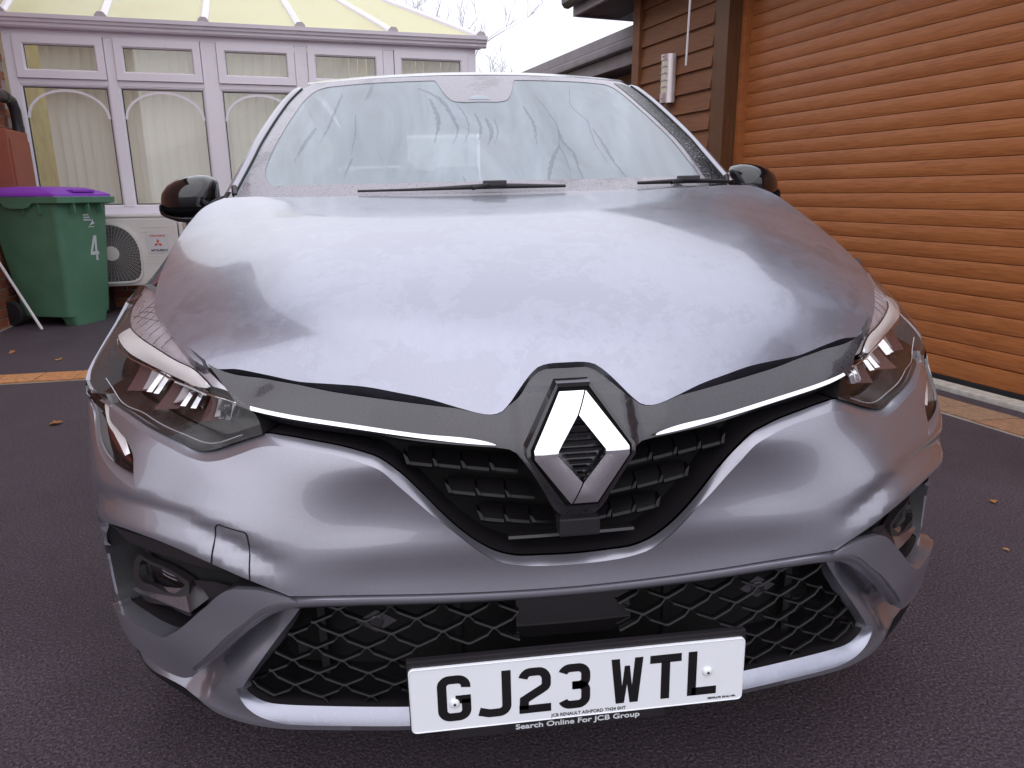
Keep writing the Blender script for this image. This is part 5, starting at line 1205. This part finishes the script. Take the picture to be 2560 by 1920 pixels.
# ---- windscreen, frit, pillars, roof
def ycen(z): return np.interp(z, [.90, .95, .99, 1.282, 1.385, 1.5], [.79, .88, .95, 1.471, 1.67, 1.9])
_ys = spl(np.array([.90, .99, 1.13, 1.282, 1.385, 1.46]), np.array([.785, .95, 1.196, 1.471, 1.668, 1.815]))
def ws(x, z, d=0.0): return np.stack([x, _ys(z) + (.40 + .8 * np.maximum(0, z - 1.15)) * x * x - d, z + .45 * d], -1)
wss = lambda d: (lambda Q: ws(Q[:, 0], Q[:, 1], d))
WR = [(.715,.955),(.706,1.02),(.695,1.060),(.680,1.114),(.664,1.187),(.645,1.255),(.618,1.325),(.590,1.368),(.560,1.386)]
WT = [(.560,1.386),(.45,1.387),(.3,1.386),(.15,1.385),(0,1.384)]
wh_ = np.vstack([[(0,.945),(.3,.948),(.6,.952)], crv(WR, 40), crv(WT, 20)[1:]])
wsf = np.vstack([wh_, mir(wh_)[1:-1]])
screen = patch('windscreen', wss(0), wsf, 'dewy_glass', car, .03, flange=.005)
IR = [(.60,1.036),(.625,1.055),(.632,1.075),(.628,1.12),(.612,1.19),(.590,1.26),(.565,1.318),(.535,1.352),(.505,1.363),(.45,1.366),(.25,1.367),(.135,1.366)]
IRR = [(.60,1.036),(.612,1.040),(.608,1.08),(.595,1.14),(.572,1.21),(.545,1.275),(.520,1.325),(.500,1.352),(.475,1.364),(.43,1.367),(.25,1.367),(.135,1.366)]
pod = [(.128,1.360),(.118,1.335),(.100,1.300),(.085,1.284),(.070,1.280),(0,1.279)]
def inner_half(c): return np.vstack([[(0,1.034),(.3,1.034)], crv(c, 50), crv(pod, 16)])
ih, ihr = inner_half(IR), inner_half(IRR)
hole_ = np.vstack([ihr, mir(ih)[1:-1]])
patch('frit_border', wss(.0022), wsf * [.985, 1] + [0, 0], 'frit', screen, .03, holes=[hole_], flange=0)
wet = np.vstack([crv([(.700,1.0),(.695,1.030),(.682,1.085),(.664,1.16),(.642,1.236),(.612,1.312),(.575,1.366),(.515,1.3765)], 30), crv([(.515,1.3765),(.535,1.345),(.565,1.28),(.600,1.19),(.622,1.11),(.630,1.04),(.628,1.0)], 30)[1:]])
patch('wet_edge', wss(.0040), wet, 'frit_wet', screen, .02, flange=0)
patch('camera_window', wss(.0040), [(-.036,1.2870),(.036,1.2870),(.018,1.3010),(-.018,1.3010)], 'dewy_glass', screen, .02, flange=0)
# water run-off trails on the misted glass
TRAILS = [[(0.183, 1.3058), (0.207, 1.2464), (0.219, 1.1833), (0.205, 1.133), (0.21, 1.0757), (0.206, 1.0454), (0.205, 1.007)], [(0.219, 1.1833), (0.219, 1.1404), (0.237, 1.1107), (0.236, 1.0616), (0.245, 1.0092)], [(0.205, 1.133), (0.172, 1.0936), (0.13, 1.0118)], [(0.322, 1.3458), (0.296, 1.257), (0.322, 1.222), (0.317, 1.1402), (0.324, 1.1029), (0.339, 1.0332)], [(0.331, 1.1882), (0.341, 1.1403), (0.351, 1.0811), (0.364, 1.0462), (0.377, 1.0129)], [(-0.189, 1.3392), (-0.124, 1.2938), (-0.091, 1.223), (-0.082, 1.1826), (-0.101, 1.1414)], [(-0.076, 1.2788), (-0.051, 1.2222), (-0.05, 1.1819), (-0.078, 1.1335)], [(-0.023, 1.2384), (-0.014, 1.1891), (-0.034, 1.1362)], [(0.007, 1.2212), (0.015, 1.173), (-0.003, 1.1356)], [(0.032, 1.2209), (0.033, 1.1727), (0.014, 1.1353)], [(-0.437, 1.3314), (-0.455, 1.2568), (-0.466, 1.2057), (-0.486, 1.151)], [(-0.339, 1.3639), (-0.347, 1.3241), (-0.359, 1.3008)], [(-0.387, 1.248), (-0.381, 1.1931), (-0.388, 1.1177)], [(-0.384, 1.1069), (-0.403, 1.0534)], [(-0.154, 1.2948), (-0.135, 1.216), (-0.152, 1.1464)], [(-0.087, 1.0483), (-0.08, 1.0291)], [(0.134, 1.2635), (0.148, 1.1955), (0.137, 1.1336)], [(-0.505, 1.208), (-0.532, 1.1531), (-0.551, 1.1026)]]
for k, L in enumerate(TRAILS):
    q = crv(L, 24); wq = .0016 + .0016 * ((k * 7) % 3); b = []
    for i, (x, z) in enumerate(q):
        t = i / 23; ww_ = wq * (.35 + math.sin(math.pi * min(1, t * 1.1 + .05)) ** .6) * (1 + .3 * math.sin(i * 2.3 + k)); jx = .0012 * math.sin(i * 1.7 + k * 3)
        b.append([ws(np.array(x + jx - ww_), np.array(z), .0012), ws(np.array(x + jx + ww_), np.array(z), .0012)])
    sheet('water_trail', b, 'water_trail', screen)
# cowl and black strip below the glass
patch('cowl', lambda Q: np.stack([Q[:, 0], Q[:, 1], .952 + .05 * (Q[:, 1] - .9) + .0 * Q[:, 0]], -1), [(-.70,.93),(.70,.93),(.72,1.22),(.4,1.06),(0,.99),(-.4,1.06),(-.72,1.22)], 'matt_black', car, .06, flange=0)
for (x0, x1, xh) in ((-.36, .175, -.011), (.385, .70, .55)):
    xs = np.linspace(x0, x1, 15); z0 = 1.0095 if x0 < 0 else 1.0125
    zf = lambda x: z0 + .004 * math.exp(-((x - xh) / .14) ** 2)
    wp = MB().tube([ws(np.array(x), np.array(zf(x)), .016) for x in xs], [.003 + .004 * math.exp(-((x - xh) / .15) ** 2) for x in xs], 6).build('wiper', 'matt_black', car, smooth=60)
    c0 = ws(np.array(xh), np.array(zf(xh) + .003), .024); MB().box(c0[0] - .030, c0[0] + .030, c0[1] - .012, c0[1] + .012, c0[2] - .006, c0[2] + .008, .003).build('wiper_mount', 'satin_black', wp)
    MB().tube([c0, c0 + np.array([-.06, -.03, -.010])], [.006, .006], 6).build('wiper_arm', 'matt_black', wp, smooth=60)
def roofz(x, y):
    t = np.clip((y - 1.66) / 2.0, 0, 1); zc = 1.387 + .150 * t * (1 - t) * 2.2 * (1 - .35 * t) - .03 * t ** 2
    return zc - .13 * np.clip(np.abs(x) / .62, 0, 1.2) ** 2.6 * (.55 + .45 * t)
for sg in (1, -1):
    # A pillar running on into the roof rail: rounded section
    inn = [ws(np.array(x), np.array(z)) + np.array([.002, 0, 0]) for x, z in WR[1:8]] + [np.array(q) for q in ((.592,1.99,1.378),(.600,2.2,1.392),(.604,2.6,1.392),(.598,3.1,1.352),(.585,3.6,1.255))]
    inn = crv(inn, 60); P = []
    for i, p in enumerate(inn):
        t = i / 59; k = sst(np.array(t), .40, .60); ox = .046 * (1 - k) + .060 * k; oy = .060 * (1 - k); oz = -.030 * (1 - k) - .055 * k; row = []
        for u in np.linspace(0, 1, 9):
            row.append(p + np.array([ox * u, oy * u, oz * u]) + np.array([.010, -.012 * (1 - k), .014]) * math.sin(math.pi * u ** .8))
        P.append(row)
    P = np.array(P); P[..., 0] *= sg
    pil = sheet('pillar', P, 'paint', car, up=(sg * .5, -.6, .6))
    MB().tube([ws(np.array(x * .998), np.array(z), .004) * [sg, 1, 1] for x, z in crv(WR[1:8], 24)], .0035, 5).build('pillar_seal', 'rubber', pil, smooth=60)
    b0 = ws(np.array(.700), np.array(1.018), .006) * [sg, 1, 1]
    MB().tube([b0 + np.array([sg * .012, .03, .016]), b0 + np.array([sg * .006, .0, -.006])], .008, 6).build('pillar_foot', 'satin_black', pil, smooth=60)
P = [[(x, 1.648 + .36 * x * x * 1.9 * max(0, 1 - (y - 1.66) / .9) + (y - 1.66) * 1.0, 0) for x in np.linspace(-.575, .575, 33)] for y in np.linspace(1.66, 3.62, 30)]
P = np.array(P); 
for i in range(P.shape[0]):
    for j in range(P.shape[1]):
        x, y = P[i, j, 0], P[i, j, 1]
        if i == 0: w0 = ws(np.array(x), np.array(1.3885), .001); P[i, j] = (x, w0[1], w0[2])
        else:
            e = P[0, j]; t = i / (P.shape[0] - 1); yy = e[1] + (3.62 - e[1]) * t; zz = e[2] + .085 * math.sin(math.pi * min(1, t * 1.05) ** .8) - .045 * t - .05 * (abs(x) / .575) ** 3 * sst(np.array(t), 0, .35); P[i, j] = (x * (1 + .04 * t), yy, zz)
sheet('roof', P, 'paint_dew', car, up=(0, -.2, 1)); ROOF = P

# ---- front wings, doors, sides and tail (mostly out of sight)
bs = crv([(.716,.55,.855),(.726,.63,.880),(.733,.70,.902),(.736,.75,.918),(.736,.86,.955),(.722,.95,.992),(.706,1.03,1.012),(.71,1.12,1.018)], 40)
WT_S = [(1.222,.806),(1.30,.812),(1.4,.820),(1.5,.832),(1.6,.848),(1.72,.868),(1.85,.895)]
for sg in (1, -1):
    f_ = (lambda q_: np.asarray(q_, float)) if sg > 0 else (lambda q_: np.asarray(q_, float) * [-1, 1])
    e_ = crv(WT_S, 40); E3 = S3(e_[:, 0], e_[:, 1]); P = []
    for k in range(40):
        st0 = bs[k] + np.array([.004, .0, -.003]); row = []
        for u in np.linspace(0, 1, 9):
            q = st0 * (1 - u) + E3[k] * u; q[2] -= .010 * math.sin(math.pi * u); q[0] += .006 * math.sin(math.pi * u); row.append(q)
        P.append(row)
    P = np.array(P); P[..., 0] *= sg
    wing = sheet('front_wing', P, 'paint', car, up=(sg * .6, -.3, .7))
    arch = [(1.43 + .345 * math.cos(a), .31 + .345 * math.sin(a)) for a in np.linspace(-.2, 2.80, 34)]
    patch('wing_panel', skin(0.0), f_([(1.044,.660),(1.050,.674),(1.056,.6885),(1.134,.719),(1.205,.768)] + [tuple(q) for q in e_] + [(1.85,.24)] + arch + [(1.104,.50),(1.099,.56),(1.075,.622)]), 'paint', wing, .03, flange=.02)
    # side: shoulder, door skin, sill; wheel arches cut as holes
    yy0, yy1 = .52, 3.75
    out_ = [(yy0, .24), (yy1, .24), (yy1, .93), (1.05, .93), (.80, .80), (yy0, .70)]
    ar = [(.83 + .345 * math.cos(a), .31 + .345 * math.sin(a)) for a in np.linspace(0, 2 * math.pi, 40, endpoint=False)]
    ar2 = [(.83 + 2.583 + .345 * math.cos(a), .31 + .345 * math.sin(a)) for a in np.linspace(0, 2 * math.pi, 40, endpoint=False)]
    def side_s(Q):
        y, z = Q[:, 0], Q[:, 1]; x = .885 - .035 * sst(z, .72, .93) - .03 * sst(z, .40, .24) - .05 * sst(y, 3.2, 3.75) - .05 * sst(y, .75, .52) + .006 * np.exp(-((z - .78) / .03) ** 2)
        x = x - .012 * np.exp(-((z - .45) / .08) ** 2) * sst(y, 1.1, 1.4) * (1 - sst(y, 2.9, 3.1))
        return np.stack([sg * x, y, z], -1)
    ok_ = [p for p in ar if p[1] > .245]; body_o = [(1.16, .24), (3.085, .24)] + [p for p in ar2[::-1] if p[1] > .26][0:] + [(3.75, .30), (3.75, .93), (1.05, .93), (.80, .80), (.60, .70), (.52, .60), (.50, .42)] + [p for p in ar[::-1] if p[1] > .36 or p[0] > .83]
    # wheel arch openings: follow the circle from back to front
    a2 = [(.83 + 2.583 + .345 * math.cos(a), .31 + .345 * math.sin(a)) for a in np.linspace(math.pi + .2, -.2, 30)]
    a1 = [(.83 + .345 * math.cos(a), .31 + .345 * math.sin(a)) for a in np.linspace(math.pi - .15, -.2, 30)]
    body_o = [(1.215, .235), (3.06, .235)] + a2 + [(3.77, .30), (3.80, .6), (3.75, .93), (1.215, .93)]
    side = patch('body_side', side_s, body_o, 'paint', car, .04, flange=.03)
    gl_o = [(1.20, .985), (3.45, 1.02), (3.10, 1.30), (2.6, 1.355), (2.1, 1.355), (1.85, 1.31)]
    def glass_s(Q):
        y, z = Q[:, 0], Q[:, 1]; return np.stack([sg * (.835 - .42 * (z - .93) - .10 * sst(y, 2.6, 3.6) - .085 * (1 - sst(y, 1.05, 2.1))), y, z], -1)
    patch('side_window', glass_s, gl_o, 'tinted_glass', car, .08, flange=.004)
    P = [[glass_s(np.array([[y, z]]))[0] * [1, 1, 1] for z in (.925, .955, .984)] for y in np.linspace(.96, 3.75, 20)]; sheet('waist_rail', P, 'paint', car, up=(sg, 0, .3))
    patch('rear_quarter', lambda Q: glass_s(Q) + np.array([sg * .003, 0, 0]), [(3.46, 1.02), (3.80, .95), (3.72, 1.12), (3.55, 1.24), (3.12, 1.31)], 'paint', car, .08, flange=.01)
# tail
P = [[(x, 3.76 + .22 * (1 - (abs(x) / .84) ** 3) * (1 if z < .95 else max(0, 1 - (z - .95) / .5)) - .10 * max(0, z - .95) * 2, z) for x in np.linspace(-.845, .845, 25)] for z in (.24, .45, .70, .90, .98)]
sheet('tailgate', P, 'paint', car, up=(0, 1, .1))
P = [[(x * (1 - .32 * t), 3.93 - .36 * t - .25 * (x / .8) ** 2, .98 + .34 * t) for x in np.linspace(-.74, .74, 17)] for t in np.linspace(0, 1, 8)]
sheet('rear_window', P, 'tinted_glass', car, up=(0, 1, .5))
# wheels
wl0 = None
for (x, y) in ((-.735, .83), (.735, .83), (-.745, 3.413), (.745, 3.413)):
    sx2 = 1 if x > 0 else -1
    wz = .3175 + (-.0162 * x)
    tyr = MB().lathe([(.215, -.095), (.285, -.100), (.312, -.080), (.3175, -.05), (.3175, .05), (.312, .080), (.285, .100), (.215, .095)], 48, 'x', (x, y, wz)).build('wheel', 'tyre', car, smooth=40)
    MB().lathe([(.215, -.09), (.205, -.085), (.195, .0), (.205, .085), (.215, .09)], 40, 'x', (x, y, wz)).build('rim', 'alloy', tyr, smooth=40)
    b = MB()
    for k in range(5):
        a = 2 * math.pi * k / 5; d = Vector((0, math.cos(a), math.sin(a))); b.tube([Vector((x + sx2 * .085, y, wz)) + d * .03, Vector((x + sx2 * .080, y, wz)) + d * .205], [.028, .020], 6)
    b.lathe([(.06, -.01), (.06, .01), (.05, .02)], 20, 'x', (x + sx2 * .08, y, wz)).build('spokes', 'alloy', tyr, smooth=40)
    MB().lathe([(.36, -.20 * sx2), (.345, .10 * sx2)], 32, 'x', (x, y, .32)).build('arch_liner', 'cavity', car, smooth=60)

# ---- door mirrors
for sg in (1, -1):
    # silhouette widths at stations from the inner end outwards: (x, centre y, zlow, zhigh, depth)
    st_ = [(.806, 1.395, .962, 1.052, .055), (.812, 1.392, .955, 1.067, .070), (.831, 1.389, .952, 1.076, .082), (.856, 1.387, .951, 1.078, .088), (.886, 1.389, .951, 1.0745, .088), (.916, 1.395, .954, 1.067, .082), (.946, 1.405, .960, 1.053, .070), (.968, 1.417, .969, 1.035, .052), (.980, 1.427, .981, 1.019, .032), (.9845, 1.432, .994, 1.006, .012)]
    P = []
    for x, y, zl, zh, dp_ in st_:
        row = []
        for a in np.linspace(math.pi / 2, math.pi * 1.5, 19):
            c_, s_ = math.cos(a), math.sin(a); k = 2.5; q = (abs(c_) ** k + abs(s_) ** k) ** (-1 / k)
            row.append((sg * x, y + .035 + c_ * q * dp_, (zl + zh) / 2 + s_ * q * (zh - zl) / 2))
        P.append(row)
    mr_ = sheet('mirror', P, 'piano_black', car, up=(0, -1, .2))
    lower = []
    for x, y, zl, zh, dp_ in st_:
        zz = (zl + .004, zl - .004, zl - .011 * min(1, (.985 - x) / .06), zl - .015 * min(1, (.985 - x) / .08)); lower.append([(sg * (x - .002), y - dp_ * .80, zz[0]), (sg * (x - .002), y - dp_ * .86, zz[1]), (sg * (x - .004), y - dp_ * .55, zz[2]), (sg * (x - .006), y + .02, zz[3]), (sg * (x - .004), y + .04, zl + .002)])
    sheet('mirror_base', lower, 'matt_black', mr_, up=(0, -1, -.3))
    MB().add([(sg * x, y + .036, zl + .004) for x, y, zl, zh, d in st_] + [(sg * x, y + .036, zh - .003) for x, y, zl, zh, d in st_], [(i, i + 1, 11 + i, 10 + i) for i in range(9)]).build('mirror_glass', 'alloy', mr_)
    MB().tube([(sg * .77, 1.40, .955), (sg * .80, 1.43, .968), (sg * .83, 1.45, .980)], [.018, .018, .022], 10).build('mirror_arm', 'satin_black', mr_, smooth=60)

# ---- inside the car
MB().grid([[(x, y, .955 + .06 * math.sin(min(1, (y - 1.0) / .5) * math.pi / 2) + .02 * math.exp(-((x + .37) / .2) ** 2)) for x in np.linspace(-.68, .68, 15)] for y in np.linspace(1.02, 1.62, 9)]).build('dashboard', 'matt_black', car, smooth=60)
b = MB(); tilt = R(25); cw_ = (-.37, 1.72, .985)
b.tube([(cw_[0] + .185 * math.cos(a), cw_[1] + .185 * math.sin(a) * math.sin(tilt), cw_[2] + .185 * math.sin(a) * math.cos(tilt)) for a in np.linspace(0, 2 * math.pi, 41)], .017, 8, cap=False)
sw = b.build('steering_wheel', 'dark_plastic', car, smooth=60)
MB().box(-.45, -.29, 1.70, 1.74, .94, 1.02, .02).build('wheel_hub', 'dark_plastic', sw)
for x in (-.37, .37):
    s_ = MB().box(x - .25, x + .25, 2.05, 2.22, .55, 1.10, .06).build('seat', 'seat_cloth', car, smooth=50)
    MB().box(x - .13, x + .13, 2.10, 2.20, 1.12, 1.30, .04).build('headrest', 'seat_cloth', s_, smooth=50)
rs_ = MB().box(-.62, .62, 3.0, 3.15, .55, 1.02, .05).build('rear_seat', 'seat_cloth', car, smooth=50)
for x in (-.4, 0, .4): MB().box(x - .12, x + .12, 3.02, 3.12, 1.02, 1.14, .03).build('headrest', 'seat_cloth', rs_, smooth=50)
MB().box(-.60, .60, .36, 3.8, .185, .20).build('underbody_light_stop', 'matt_black', car)  # unseen plate added to stop light leaking under the car
MB().box(-.80, .80, .95, 3.7, .40, .45).build('cabin_floor', 'matt_black', car)
mi = MB().box(-.10, .10, 1.60, 1.64, 1.235, 1.295, .02).build('rear_view_mirror', 'satin_black', car)
patch('camera_housing', wss(-.03), np.vstack([crv(pod, 16) * [.98, 1], [(0, 1.36)]])[::1].tolist() + (mir(np.vstack([crv(pod, 16) * [.98, 1]])).tolist()), 'matt_black', car, .03, flange=0) if False else None
MB().box(-.66, .66, .30, .42, .28, .66).build('radiator', 'cavity', car)
bpy.context.view_layer.update()
